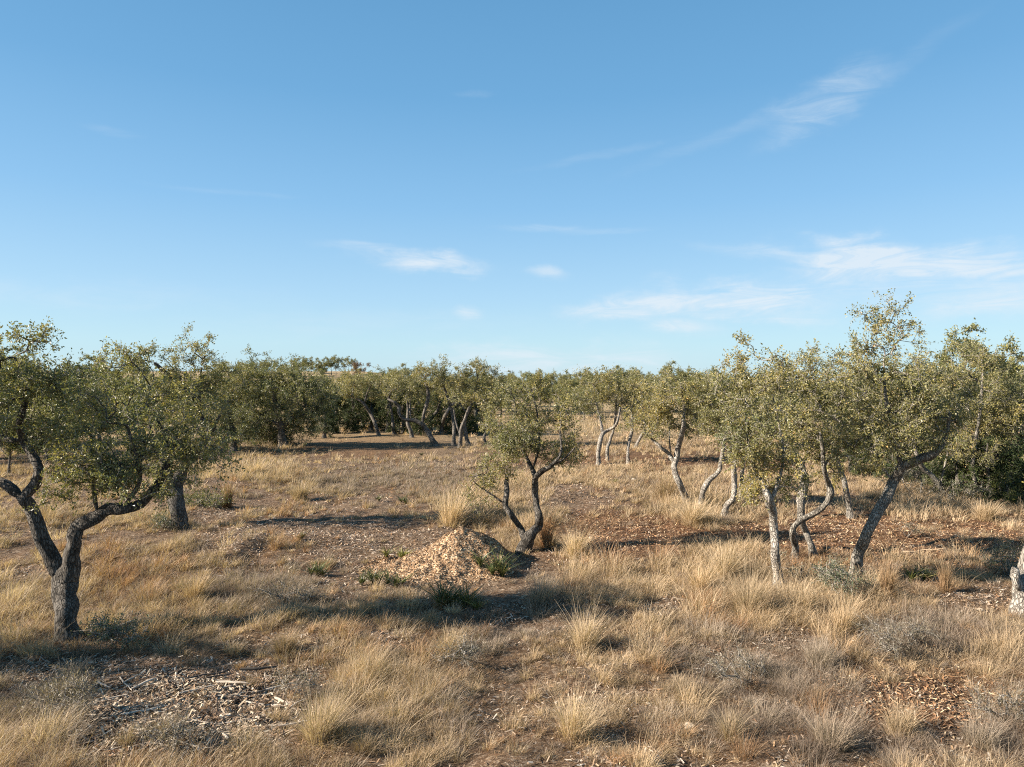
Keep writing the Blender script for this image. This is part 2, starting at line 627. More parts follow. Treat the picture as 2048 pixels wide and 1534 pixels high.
def tree(name, label, base, limbs, blobs, seed=1, dens=1.0, bark=None, leafmat=None, pal=OAK, palw=OAK_W, group=None, cat='tree',
         leaf=(.050, .025), deep=1.0, twiggy=1.0, one_mesh=False, tint=(1, 1, 1), sprigs=5, per=14, D=None, gap=-.55, grow=1.13):
    """limbs[0] is the trunk: each limb is [(px, py, width px [, depth offset m])...]; blobs: (px, py, rx, ry, density [, depth])"""
    r = np.random.default_rng(seed)
    bark = bark or M_BARK
    leafmat = leafmat or M_LEAF
    g = at(*base)
    if D is None:
        D = g[1]
    sc = max(1.0, D / 17.0) ** .6                       # farther trees: fewer, larger leaves
    root_loc = np.array([(base[0] - 1024) / F * D, D, 0.0])
    root_loc[2] = float(terrain(root_loc[0], root_loc[1]))
    loc = root_loc
    nodes, nrad, nlim = [], [], []
    limb_meshes = []
    for li, L in enumerate(limbs):
        P, W = [], []
        walk = 0.0
        for k, p in enumerate(L):
            off = p[3] if len(p) > 3 else (0.0 if li == 0 and k < 2 else walk)
            walk += r.normal() * .16 * deep * min(1.4, D / 16)
            P.append(np.append(px3(D, p[0], p[1], off), p[2] * .92 / 2 / F * (D + off)))
        if li > 0:                                       # start the limb on the nearest point of what is already there
            s0 = np.array(P[0][:3])
            prev = np.array(nodes)
            dpx = (prev[:, 0] / prev[:, 1] - s0[0] / s0[1]) ** 2 + ((prev[:, 2] - CAM_H) / prev[:, 1] - (s0[2] - CAM_H) / s0[1]) ** 2
            j = int(dpx.argmin())
            dy = prev[j, 1] - s0[1]
            for k in range(len(P)):
                f = (P[k][1] + dy) / P[k][1]
                P[k][:3] = np.array([P[k][0] * f, P[k][1] + dy, CAM_H + (P[k][2] - CAM_H) * f])
                P[k][3] *= f
        S = catmull(P, 5)
        S[:, 3] = np.maximum(S[:, 3], .004)
        def soft(a):                                     # noise that runs smoothly along the limb
            a = np.concatenate([a[:1], a[:1], a, a[-1:], a[-1:]])
            return (a[:-4] + 2 * a[1:-3] + 3 * a[2:-2] + 2 * a[3:-1] + a[4:]) / 4.4
        S[1:-1, :3] += soft(r.normal(size=(len(S) - 2, 3))) * S[1:-1, 3:4] * .10      # kinks and burls
        S[:, 3] *= 1 + .045 * soft(r.normal(size=len(S)))
        if li > 0:
            S[:3, 3] *= np.array([.45, .65, .85])
        if li == 0:                                      # root flare and a foot below the ground
            h = np.clip(1 - (S[:, 2] - loc[2]) / (S[0, 3] * 3.0), 0, 1)
            S[:, 3] *= 1 + .40 * h ** 2.5
            S = np.vstack([S[0] + np.array([0, 0, -.18, S[0, 3] * .1]), S])
        if len(L[-1]) < 5:
            S = np.vstack([S, S[-1] + np.array([*(S[-1, :3] - S[-2, :3]) * .3, -S[-1, 3] * .98])])
        sides = 14 if S[:, 3].max() * F / D > 8 else 8
        th = np.arange(sides) / sides * 2 * math.pi
        K = len(S)
        lump = 1 + .10 * np.sin(th[None, :] * 2 + np.cumsum(r.normal(0, .35, K))[:, None]) + .07 * np.sin(th[None, :] * 3 + np.cumsum(r.normal(0, .5, K))[:, None]) \
            + .045 * soft(r.normal(0, 1, (K, sides)))
        V, q = tubes(S[None, :, :3], (S[:, 3][:, None] * lump)[None], sides)
        V, q = list(V), list(q)
        limb_meshes.append((np.array(V), np.array(q)))
        nodes += list(S[:, :3])
        nrad += list(S[:, 3])
        nlim += [li] * K
    nbase = len(nodes)
    nodes = np.array(nodes)
    # attachment: only the upper stretch of the trunk, and all of each limb but its foot
    ok = np.ones(nbase, bool)
    zmax = nodes[:, 2].max()
    nl = np.array(nlim)
    tz = nodes[nl == 0]
    ok[nl == 0] = tz[:, 2] > tz[:, 2].min() + .72 * (tz[:, 2].max() - tz[:, 2].min())
    # targets: where twig clusters sit
    T, TW = [], []
    for b in blobs:
        px, py, rx, ry, dn = b[:5]
        rx, ry = rx * grow, ry * grow
        wr = rx / F * D
        off = b[5] if len(b) > 5 else r.uniform(-.8, .8) * deep * max(wr, .5)
        c = px3(D, px, py, off)
        ex, ez = rx / F * D, ry / F * D
        ey = .9 * math.sqrt(ex * ez) * deep
        n = max(4, int(150 / sc ** 2 * dens * dn * ex * ez))
        u = unit(r.normal(size=(n, 3))) * (r.uniform(.08, 1, (n, 1)) ** (1 / 2.4))
        u *= 1 + .17 * r.normal(size=(n, 1)) + .35 * (r.uniform(size=(n, 1)) > .94)
        T.append(c + u * np.array([ex, ey, ez]))
    T = np.vstack(T)
    gp = np.zeros(len(T))
    for q in range(5):                                   # clumps and gaps through the crown's volume
        kv = r.normal(size=3)
        gp += np.sin(T @ (kv / np.linalg.norm(kv)) * r.uniform(5.5, 10) / max(1, sc ** .5) + r.uniform(0, 6.28))
    if len(T) > 40:
        T = T[gp > gap]
    T[:, 2] = np.maximum(T[:, 2], terrain(T[:, 0], T[:, 1]) + .12)
    act = nodes[ok]
    d0 = np.array([((act - t) ** 2).sum(1).min() for t in T])
    order = d0.argsort()
    T = T[order]
    cap = nbase + len(T) * 3
    NP = np.empty((cap, 3))
    NP[:nbase] = nodes
    par = np.full(cap, -1)
    pen = np.zeros(cap)
    pen[:nbase][~ok] = 1e9
    cnt = nbase
    paths = []
    for t in T:
        dd = ((NP[:cnt] - t) ** 2).sum(1) + pen[:cnt]
        # a branch prefers to leave from a node below it
        dd = dd * (1 + .5 * np.clip((NP[:cnt, 2] - t[2]), -.5, 1))
        j = int(dd.argmin())
        a = NP[j]
        ln = np.linalg.norm(t - a)
        side = r.normal(size=3) * .14 * ln
        m1 = a + (t - a) * .36 + side + np.array([0, 0, .05 * ln])
        m2 = a + (t - a) * .70 + side * .7 + np.array([0, 0, .07 * ln])
        NP[cnt], NP[cnt + 1], NP[cnt + 2] = m1, m2, t
        par[cnt], par[cnt + 1], par[cnt + 2] = j, cnt, cnt + 1
        paths.append((j, cnt, cnt + 1, cnt + 2))
        cnt += 3
    wgt = np.zeros(cnt)
    for p in paths:
        wgt[p[3]] += 1
    for i in range(cnt - 1, nbase - 1, -1):
        if par[i] >= 0:
            wgt[par[i]] += wgt[i]
    rad = .0042 * sc ** .6 * np.maximum(wgt, 1) ** .42
    brR = np.array(nrad + [0] * (cnt - nbase))
    rad[:nbase] = np.minimum(brR[:nbase] * .8, .0042 * sc ** .6 * np.maximum(wgt[:nbase], 1) ** .42)
    pa = np.array(paths)
    BP = NP[pa]
    BR = rad[pa]
    BR[:, 0] = np.minimum(BR[:, 0], BR[:, 1] * 1.2)
    BV, BQ = tubes(BP, BR, 5 if D < 25 else 4, ref=(.31, .83, .46))
    # sprigs at each target
    n = len(T)
    bd = unit(BP[:, 3] - BP[:, 1])
    S0 = np.repeat(T, sprigs, 0)
    back = np.repeat(BP[:, 2] - BP[:, 3], sprigs, 0) * r.uniform(0, .9, (n * sprigs, 1))
    S0 = S0 + back
    sd = unit(np.repeat(bd, sprigs, 0) * .5 + r.normal(size=(n * sprigs, 3)) * .75 + np.array([0, 0, .28]))
    sl = r.uniform(.10, .30, (n * sprigs, 1)) * sc ** .75
    S1 = S0 + sd * sl * .55 + r.normal(size=S0.shape) * .02
    S2 = S0 + sd * sl + r.normal(size=S0.shape) * .04 + np.array([0, 0, -.02])
    SP = np.stack([S0, S1, S2], 1)
    SR = np.broadcast_to(np.array([.0032, .0026, .0014])[None] * sc ** .8 * twiggy, (len(SP), 3))
    SV, SQ = tubes(SP, SR, 3, ref=(.2, .55, .81))
    # leaves along the sprigs
    k = r.uniform(.12, 1.05, (len(SP), per))
    pos = S0[:, None] + (S2 - S0)[:, None] * k[..., None] + r.normal(size=(len(SP), per, 3)) * .028 * sc
    ld = unit(np.repeat(sd[:, None], per, 1) * .7 + r.normal(size=pos.shape) * .8)
    pos, ld = pos.reshape(-1, 3), ld.reshape(-1, 3)
    # clumps of slightly different hue
    cl = pick_cols(r, len(pos), pal, palw)
    hue = noise2(pos[:, 0] + pos[:, 1] * .7, pos[:, 2] + pos[:, 1] * .4, .8, seed, 2)[:, None]
    cl = cl * (1 + np.array([.30, .20, .10]) * hue) * np.asarray(tint)
    LV, LQ, LC = leaves(pos, ld, leaf[0] * sc, leaf[1] * sc, r, cl)
    twc = pick_cols(r, len(SV), np.array([[.28, .255, .215], [.36, .33, .285], [.19, .165, .14]]), np.array([.4, .3, .3]))
    if one_mesh:
        vs, fs, mi, off = [], [], [], 0
        for V, q in limb_meshes + [(BV, BQ), (SV, SQ)]:
            vs.append(V); fs.append(q + off); off += len(V); mi.append(np.zeros(len(q)))
        vs.append(LV); fs.append(LQ + off); mi.append(np.ones(len(LQ)))
        cc = np.vstack([np.full((off, 3), .2), LC])
        o = mesh_np(name, np.vstack(vs), [np.vstack(fs)], None, None, cc, False, mats=[bark, leafmat], midx=np.concatenate(mi), loc=loc)
        tag(o, label, cat, group)
        return o
    root = empty(name, loc)
    tag(root, label, cat, group)

    def part(nm, V, q, mat, par_, cols=None, smooth=False):
        return mesh_np(nm, V - loc, [q], mat, par_, cols, smooth)
    tr = part('trunk', *limb_meshes[0], bark, root, smooth=True)
    for V, q in limb_meshes[1:]:
        part('limb', V, q, bark, tr, smooth=True)
    tag(part('branches', BV, BQ, bark, tr, smooth=True), kind='stuff')
    cr = part('crown', LV, LQ, leafmat, root, LC)
    tag(part('twigs', SV, SQ, M_TWIG, cr, twc), kind='stuff')
    return root


# --- the near and middle trees, each from its own place in the clearing
tree('oak_tree', 'large dark forked oak in a V above grey brush, crown running out of the frame', (137, 1278), [
    [(137, 1282, 42), (135, 1240, 40), (133, 1195, 41), (133, 1160, 44), (140, 1130, 34), (147, 1098, 31), (149, 1070, 30), (160, 1052, 30), (185, 1040, 28), (216, 1018, 26), (245, 1017, 22), (280, 1008, 21), (306, 982, 20), (326, 948, 17), (345, 915, 13), (372, 880, 9)],
    [(130, 1160, 36), (112, 1130, 31), (88, 1085, 29), (64, 1028, 26), (44, 992, 25)],
    [(46, 995, 24), (10, 968, 20), (-30, 955, 16), (-75, 915, 12), (-120, 860, 8)],
    [(48, 998, 24), (66, 975, 21), (77, 945, 19), (66, 912, 17), (48, 886, 16), (40, 860, 15), (42, 835, 14), (52, 800, 11), (48, 762, 8), (30, 715, 5)],
    [(42, 880, 12), (18, 880, 11), (-8, 868, 10), (-50, 840, 7)],
    [(-5, 965, 14), (-8, 930, 12), (-20, 880, 9)],
    [(196, 1030, 10), (188, 985, 8), (186, 940, 6), (182, 895, 4)],
    [(250, 1012, 12), (280, 960, 9), (270, 900, 7), (250, 840, 5)],
    [(345, 915, 9), (330, 870, 7), (290, 800, 4)],
], [(28, 705, 60, 50, .65), (70, 672, 34, 22, .6), (12, 665, 36, 22, .7), (-60, 760, 100, 95, 1), (40, 790, 70, 40, .7), (145, 825, 75, 70, .8), (215, 780, 90, 65, .75),
    (255, 870, 110, 85, 1.0), (330, 830, 75, 75, .85), (170, 930, 75, 75, .9), (290, 935, 90, 60, 1.05), (375, 880, 60, 50, .7), (130, 980, 45, 40, .45),
    (-130, 850, 90, 90, 1), (90, 760, 70, 50, .7), (230, 985, 60, 30, .6), (415, 905, 55, 44, .8), (300, 955, 76, 36, .9, -.3), (205, 955, 56, 36, .8, -.4), (105, 870, 50, 50, .6), (60, 830, 60, 36, .6)],
    seed=11, bark=M_BARK_BLACK, deep=.9, tint=(.86, .91, .84))
tree('oak_tree', 'straight grey oak with pointed top behind the right arm of the forked oak', (357, 1055), [
    [(357, 1058, 33), (356, 1022, 30), (351, 985, 28), (356, 958, 24), (372, 930, 17), (398, 900, 13), (412, 862, 12), (392, 806, 12), (360, 770, 11), (310, 727, 8)],
    [(351, 985, 20), (338, 950, 16), (320, 905, 12), (300, 860, 8)],
    [(395, 815, 8), (402, 770, 6), (402, 735, 3)],
    [(390, 905, 10), (420, 870, 8), (440, 830, 5)],
], [(402, 695, 48, 42, .5), (405, 750, 60, 45, .8), (330, 735, 65, 40, .75), (265, 712, 50, 28, .6), (225, 745, 50, 35, .7), (425, 815, 50, 55, .8), (425, 890, 40, 40, .7), (350, 810, 70, 55, .8), (300, 850, 60, 60, .8), (385, 905, 60, 40, .7), (290, 925, 40, 40, .6)],
    seed=12, bark=M_BARK_BLACK, deep=.8, tint=(.86, .91, .84))
tree('oak_tree', 'broad dark round-crowned oak with foliage hanging to the ground, left of the shaded clearing', (566, 892), [
    [(566, 892, 16), (562, 860, 14), (555, 830, 12), (550, 800, 9), (548, 770, 6)],
    [(562, 858, 9), (590, 830, 8), (620, 800, 5)], [(558, 850, 9), (520, 830, 8), (490, 800, 5)]],
    [(500, 775, 70, 50, .9), (545, 762, 66, 30, .9), (590, 785, 70, 55, 1.), (632, 800, 34, 42, .9), (510, 835, 70, 48, 1.), (565, 850, 68, 40, 1.), (500, 745, 36, 18, .8), (612, 840, 36, 34, 1.1), (530, 872, 40, 20, 1.1)],
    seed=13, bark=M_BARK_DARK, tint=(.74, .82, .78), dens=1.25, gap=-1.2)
tree('oak_tree', 'dark oak filling the gap between the pointed-top oak and the round-crowned one', (468, 902), [
    [(468, 902, 12), (466, 870, 10), (460, 840, 9), (455, 800, 6)], [(462, 850, 7), (440, 820, 5), (420, 800, 3)]],
    [(455, 765, 48, 40, 1.1), (440, 815, 50, 45, 1.1), (480, 850, 40, 35, 1.1), (430, 865, 40, 25, 1)], seed=14, bark=M_BARK_DARK, tint=(.76, .83, .8), dens=1.2)

G_GROVE = 'oaks of the small grove at the back of the clearing'
tree('oak_tree', 'thin oak leaning steeply left alone at the edge of the shaded clearing', (758, 870), [
    [(758, 872, 9), (750, 848, 8), (741, 828, 8), (728, 808, 7), (712, 796, 6), (694, 790, 4)], [(728, 808, 5), (735, 785, 4), (745, 765, 3)]],
    [(715, 775, 36, 26, 1), (688, 780, 30, 24, .9), (752, 768, 34, 26, 1)], seed=21, bark=M_BARK_DARK, group=G_GROVE)
tree('oak_tree', 'slender oak standing just behind the thin left-leaning oak', (727, 859), [
    [(727, 860, 7), (723, 838, 6), (716, 815, 5), (706, 800, 4)]], [(700, 765, 34, 24, 1), (680, 800, 26, 22, .9)], seed=22, bark=M_BARK_DARK, group=G_GROVE)
tree('oak_tree', 'upright thin oak between the left-leaning oak and the zigzag oak', (789, 868), [
    [(789, 869, 8), (786, 848, 7), (783, 825, 6), (780, 795, 5), (782, 770, 3)]], [(783, 775, 34, 26, 1), (800, 752, 26, 12, .7), (770, 790, 24, 20, .8)], seed=23, bark=M_BARK_DARK, group=G_GROVE)
tree('oak_tree', 'zigzag oak with a level side limb bent like an elbow, among the back grove', (871, 892), [
    [(873, 893, 12), (863, 876, 11), (852, 858, 11), (842, 846, 10), (826, 840, 9), (808, 838, 8), (799, 828, 7), (797, 814, 7), (788, 804, 5), (776, 798, 4)],
    [(844, 848, 9), (848, 828, 8), (854, 806, 8), (856, 785, 7), (850, 765, 5)], [(822, 839, 5), (820, 815, 4), (822, 795, 3)]],
    [(828, 766, 40, 26, 1), (798, 778, 34, 24, .9), (858, 752, 34, 24, .9), (838, 740, 24, 14, .5), (815, 795, 40, 14, .5)], seed=24, bark=M_BARK_DARK, group=G_GROVE)
tree('oak_tree', 'thin oak stem right behind the elbow of the zigzag oak', (823, 875), [[(824, 876, 8), (820, 858, 8), (815, 840, 7), (816, 815, 5), (812, 790, 3)]],
     [(810, 765, 34, 24, .9), (840, 775, 26, 20, .9)], seed=31, bark=M_BARK_DARK, group=G_GROVE)
tree('oak_tree', 'pale bent stem oak between the zigzag oak and the tall twin stems', (862, 864), [[(862, 866, 8), (861, 848, 7), (866, 832, 7), (876, 820, 6), (880, 795, 4)]],
     [(868, 772, 30, 22, 1), (890, 765, 26, 20, .9)], seed=25, bark=M_BARK_DARK, group=G_GROVE)
tree('oak_tree', 'short pale oak leaning right behind the tall twin stems', (881, 868), [[(881, 869, 9), (886, 850, 8), (890, 832, 7), (900, 815, 6), (915, 800, 4)]],
     [(905, 790, 30, 20, .9), (925, 780, 24, 20, .8)], seed=26, bark=M_BARK_DARK, group=G_GROVE)
tree('oak_tree', 'tall left stem of the close upright pair of oaks, with a spiky top', (907, 892), [
    [(907, 894, 9), (908, 868, 8), (907, 842, 8), (902, 815, 7), (894, 790, 6), (886, 765, 4), (880, 735, 2)], [(900, 805, 5), (915, 785, 4), (922, 765, 3)]],
    [(896, 752, 36, 26, 1), (877, 728, 13, 12, .7), (918, 765, 28, 22, .9), (872, 760, 26, 20, .8)], seed=27, bark=M_BARK_DARK, group=G_GROVE)
tree('oak_tree', 'short right stem of the close upright pair of oaks, leaning right', (920, 895), [
    [(919, 896, 8), (921, 872, 8), (925, 850, 7), (931, 836, 6), (938, 815, 4)], [(920, 870, 5), (912, 845, 4), (908, 820, 3)]], [(930, 785, 30, 24, .9), (945, 800, 22, 18, .7)], seed=28, bark=M_BARK_DARK, group=G_GROVE)
tree('oak_tree', 'rightmost oak of the back grove, tall ragged crown above the chip mound', (937, 890), [
    [(938, 891, 9), (932, 868, 8), (928, 845, 8), (938, 818, 7), (948, 790, 6), (955, 760, 4), (952, 735, 2)], [(934, 826, 5), (915, 800, 4), (908, 785, 3)]],
    [(962, 745, 34, 22, 1), (950, 728, 16, 10, .6), (978, 768, 30, 28, 1), (942, 772, 28, 26, .9), (990, 755, 20, 14, .7)], seed=29, bark=M_BARK_DARK, group=G_GROVE)
tree('oak_tree', 'young grey sapling oak with a low bare bend, right of the back grove', (972, 888), [[(972, 889, 6), (968, 875, 6), (975, 858, 5), (972, 840, 4), (980, 815, 3)]],
     [(980, 800, 26, 24, .8), (970, 830, 18, 16, .6)], seed=30, bark=M_BARK_DARK, group=G_GROVE)

tree('oak_tree', 'small forked oak in the middle of the clearing beside the wood chip mound', (1049, 1105), [
    [(1048, 1108, 29), (1050, 1090, 26), (1056, 1074, 26), (1068, 1062, 21), (1078, 1048, 19), (1079, 1030, 17), (1073, 1008, 16), (1069, 982, 15), (1071, 957, 14), (1086, 942, 12), (1104, 930, 9), (1122, 905, 6), (1120, 862, 4)],
    [(1050, 1082, 20), (1040, 1055, 15), (1022, 1028, 13), (1012, 1012, 14), (1013, 985, 14), (1013, 962, 12), (1014, 945, 5)],
    [(1071, 962, 12), (1064, 938, 10), (1052, 912, 8), (1040, 880, 6), (1030, 835, 4)],
    [(1100, 932, 7), (1128, 918, 5), (1150, 895, 3)],
    [(1012, 1010, 5), (985, 990, 4), (962, 975, 3), (945, 960, 2)],
    [(1066, 940, 6), (1078, 890, 5), (1075, 830, 4), (1062, 780, 2)],
], [(1045, 805, 48, 40, .85), (1000, 815, 34, 45, .75), (1090, 810, 46, 44, .8), (1040, 862, 60, 44, .9), (1108, 858, 44, 42, .85), (985, 890, 36, 44, .6), (1060, 905, 55, 26, .7), (960, 952, 34, 34, .42), (1112, 900, 40, 34, .7),
    (1145, 905, 26, 34, .35), (1012, 945, 34, 30, .5), (1030, 772, 40, 18, .5), (978, 1000, 36, 22, .25), (1130, 830, 24, 34, .55), (1075, 880, 60, 36, .9, -.4), (1030, 890, 44, 34, .8, -.4), (1105, 915, 44, 20, .7), (1000, 855, 36, 40, .8), (982, 925, 46, 36, .5), (958, 978, 34, 28, .4)], seed=41, dens=.95, bark=M_BARK_BLACK)

tree('oak_tree', 'slim grey oak with a hooked fork, first of the small oaks right of the middle', (1197, 930), [
    [(1197, 932, 11), (1197, 908, 10), (1200, 885, 10), (1205, 868, 9), (1216, 860, 8), (1230, 852, 7), (1236, 838, 5), (1240, 815, 3)], [(1206, 870, 7), (1203, 852, 6), (1199, 832, 5), (1192, 805, 3)]],
    [(1192, 798, 40, 34, 1), (1165, 785, 26, 26, .9), (1215, 775, 40, 26, .9), (1185, 762, 34, 16, .7)], seed=42)
tree('oak_tree', 'slim pale oak curving right beside the hooked-fork oak', (1215, 921), [[(1215, 922, 8), (1215, 900, 7), (1220, 880, 7), (1226, 862, 6), (1230, 840, 5), (1232, 800, 3)]],
     [(1240, 790, 32, 30, 1), (1215, 755, 26, 16, .8), (1255, 765, 26, 22, .9)], seed=43)
tree('oak_tree', 'thin upright oak with a dark kinked stem, third of the small middle oaks', (1257, 928), [[(1257, 929, 8), (1256, 905, 7), (1258, 885, 7), (1263, 865, 7), (1266, 845, 5), (1265, 805, 3)]],
     [(1270, 800, 40, 38, 1), (1300, 835, 30, 26, .9), (1255, 838, 24, 22, .8), (1280, 765, 34, 18, .8)], seed=44)
tree('oak_tree', 'thin pale oak leaning right behind the kinked-stem oak', (1271, 896), [[(1271, 897, 8), (1278, 880, 7), (1287, 864, 6), (1292, 840, 5), (1295, 805, 3)]],
     [(1292, 812, 30, 24, 1), (1310, 785, 28, 20, .9)], seed=45)

tree('oak_tree', 'forked grey oak leaning left in a straw clump, left of the right-hand oaks', (1374, 1013), [
    [(1374, 1016, 19), (1369, 992, 16), (1359, 966, 15), (1349, 942, 14), (1350, 922, 13), (1356, 898, 13), (1363, 870, 12), (1367, 845, 9), (1368, 810, 6), (1362, 775, 4)],
    [(1350, 930, 11), (1338, 908, 9), (1322, 896, 8), (1306, 880, 6), (1290, 866, 4)], [(1342, 910, 5), (1339, 885, 4), (1339, 855, 3)]],
    [(1345, 785, 50, 36, 1), (1335, 755, 34, 20, .5), (1302, 800, 40, 40, .95), (1378, 825, 42, 40, 1), (1292, 845, 36, 36, .9), (1335, 855, 45, 30, .85), (1395, 790, 36, 44, .9), (1330, 825, 50, 30, .9)], seed=51)
tree('oak_tree', 'bare pale stem bowing right, between the straw-clump oak and the thick pale stem', (1400, 1022), [
    [(1399, 1024, 13), (1402, 1000, 12), (1409, 975, 12), (1424, 956, 11), (1438, 942, 10), (1442, 920, 9), (1448, 885, 6), (1452, 845, 4)]],
    [(1430, 845, 40, 36, .95), (1462, 800, 46, 44, 1), (1415, 795, 34, 34, .9), (1450, 888, 26, 20, .6)], seed=52)
tree('oak_tree', 'thick pale stem leaning right at the left edge of the right-hand foliage', (1446, 1036), [
    [(1446, 1038, 16), (1454, 1012, 14), (1466, 992, 13), (1469, 965, 12), (1470, 932, 10), (1476, 885, 7), (1490, 835, 5)]],
    [(1485, 845, 44, 40, .95), (1510, 800, 46, 42, 1), (1490, 890, 26, 20, .5), (1470, 770, 36, 34, .9)], seed=53)
tree('oak_tree', 'short grey oak in shade behind the thick pale stem', (1482, 1002), [[(1482, 1003, 11), (1482, 975, 10), (1485, 940, 8), (1492, 890, 5)]],
     [(1510, 830, 40, 44, .9), (1540, 780, 36, 40, .9)], seed=54)

tree('oak_tree', 'straight pale oak rising from tall straw grass, front of the right-hand oaks', (1558, 1178), [
    [(1559, 1183, 27), (1554, 1142, 23), (1550, 1100, 20), (1548, 1060, 19), (1544, 1022, 20), (1536, 995, 18), (1524, 968, 12), (1508, 930, 9), (1496, 880, 6), (1490, 820, 4)],
    [(1540, 1005, 12), (1556, 965, 9), (1566, 915, 7), (1560, 860, 5), (1545, 790, 3)]],
    [(1490, 693, 40, 28, .7), (1495, 755, 55, 42, .75), (1465, 820, 42, 55, .9), (1530, 810, 60, 60, .95), (1490, 885, 48, 44, 1), (1540, 935, 56, 44, 1), (1468, 885, 28, 36, .8), (1588, 955, 34, 24, .8), (1550, 745, 45, 40, .8), (1510, 950, 40, 40, .9), (1575, 905, 44, 40, .8, -.5), (1520, 860, 50, 50, .8, -.6), (1540, 980, 44, 20, .9, -.3), (1500, 962, 40, 28, .9), (1582, 972, 34, 22, .8)], seed=61)
tree('oak_tree', 'oak with a sinuous S-bent pale trunk, right of the straight pale oak', (1590, 1118), [
    [(1590, 1121, 18), (1589, 1090, 14), (1584, 1064, 14), (1596, 1044, 13), (1624, 1029, 13), (1650, 1010, 13), (1661, 988, 13), (1656, 966, 12), (1649, 944, 11), (1645, 900, 9), (1640, 865, 5)], [(1647, 935, 8), (1668, 900, 6), (1685, 850, 4)]],
    [(1605, 755, 46, 40, .8), (1625, 825, 55, 55, .95), (1608, 698, 32, 26, .6), (1672, 870, 46, 45, .9), (1660, 770, 45, 45, .85), (1640, 900, 40, 30, .7), (1640, 850, 50, 50, .8, -.7), (1680, 920, 40, 24, .8), (1660, 948, 34, 20, .6), (1630, 780, 50, 50, .7, -.6)], seed=62, bark=M_BARK_MID)
tree('oak_tree', 'dark upper-trunked oak crossing behind the S-bent trunk', (1624, 1112), [
    [(1626, 1115, 17), (1621, 1088, 14), (1612, 1066, 13), (1603, 1040, 14), (1601, 1010, 16), (1604, 985, 18), (1609, 960, 17), (1604, 935, 14), (1590, 905, 11), (1566, 880, 9), (1545, 862, 6)], [(1604, 935, 9), (1616, 900, 7), (1620, 850, 5)]],
    [(1570, 850, 50, 46, .95), (1605, 890, 45, 36, .9), (1570, 780, 46, 46, .9), (1530, 880, 36, 36, .9), (1650, 720, 36, 32, .6)], seed=63, bark=M_BARK_MID)
tree('oak_tree', 'big lichen-grey oak leaning right over red mulch, its top the tallest in view', (1709, 1162), [
    [(1706, 1172, 27), (1711, 1142, 25), (1721, 1102, 23), (1735, 1066, 23), (1753, 1030, 23), (1774, 992, 22), (1790, 960, 22), (1806, 934, 21), (1830, 921, 18), (1857, 912, 16), (1880, 896, 13), (1893, 868, 9), (1900, 825, 6)],
    [(1802, 940, 12), (1796, 905, 11), (1784, 862, 9), (1772, 800, 7), (1768, 735, 5), (1770, 700, 2)],
    [(1785, 965, 8), (1758, 920, 7), (1735, 870, 5), (1712, 815, 4)]],
    [(1770, 645, 58, 34, .6), (1772, 622, 40, 18, .5), (1738, 690, 46, 28, .7), (1812, 692, 44, 28, .7), (1735, 745, 55, 40, .8), (1800, 750, 55, 42, .85), (1705, 790, 50, 50, .9), (1770, 805, 70, 50, 1), (1835, 800, 60, 55, .95), (1760, 865, 66, 45, 1), (1885, 840, 46, 42, .9), (1700, 865, 44, 45, .9), (1825, 875, 52, 34, .85), (1740, 925, 40, 30, .7), (1888, 800, 54, 50, .9, -.3), (1770, 850, 60, 50, .8, -.7), (1790, 760, 60, 50, .7, -.6), (1870, 880, 46, 26, .8, -.4), (1690, 905, 40, 30, .6)], seed=64, bark=M_BARK_MID)
tree('oak_tree', 'plain upright grey oak standing behind the big leaning oak', (1701, 1035), [
    [(1701, 1037, 14), (1697, 1002, 12), (1690, 970, 11), (1680, 940, 10), (1672, 900, 7), (1680, 840, 4)]],
    [(1690, 850, 50, 44, .9), (1725, 800, 46, 44, .9), (1660, 810, 44, 44, .9), (1690, 750, 46, 34, .8)], seed=65, bark=M_BARK_MID)
tree('oak_tree', 'grey oak leaning left from brush, under the leaning limb', (1886, 999), [
    [(1887, 1002, 14), (1880, 972, 13), (1864, 952, 12), (1846, 936, 11), (1834, 910, 8), (1828, 870, 5)], [(1880, 975, 6), (1890, 930, 5), (1900, 880, 4)]],
    [(1825, 855, 44, 38, .9), (1865, 830, 44, 40, .9), (1800, 820, 40, 40, .9), (1900, 860, 36, 30, .8)], seed=66, bark=M_BARK_MID)
tree('oak_tree', 'oak with thin sky-pierced top, behind brush near the right edge', (1948, 1004), [
    [(1948, 1005, 9), (1950, 970, 9), (1946, 930, 8), (1952, 880, 7), (1960, 820, 7), (1965, 750, 4), (1962, 700, 2)], [(1950, 890, 7), (1985, 850, 5), (2020, 800, 3)]],
    [(1950, 712, 44, 30, .75), (1925, 770, 46, 46, .85), (1985, 780, 50, 46, .9), (1950, 835, 60, 44, .95), (2035, 740, 36, 42, .5), (2030, 810, 44, 44, .9), (1876, 772, 48, 44, 1), (2000, 860, 50, 30, .9), (1950, 900, 46, 30, .8, -.6), (1900, 890, 40, 30, .7), (2030, 910, 40, 26, .7)], seed=67, bark=M_BARK_MID)
tree('oak_tree', 'pale oak leaning right out of dark juniper at the right edge', (1999, 1000), [
    [(1997, 1003, 15), (2008, 978, 13), (2028, 963, 12), (2048, 948, 11), (2066, 920, 9), (2085, 870, 6)], [(2004, 985, 12), (2001, 955, 12), (2002, 930, 11), (1995, 905, 8), (1985, 870, 5)]],
    [(2060, 850, 50, 44, .9), (2000, 855, 40, 30, .8), (2100, 820, 60, 60, .9), (2060, 780, 44, 40, .8)], seed=68, bark=M_BARK_MID)
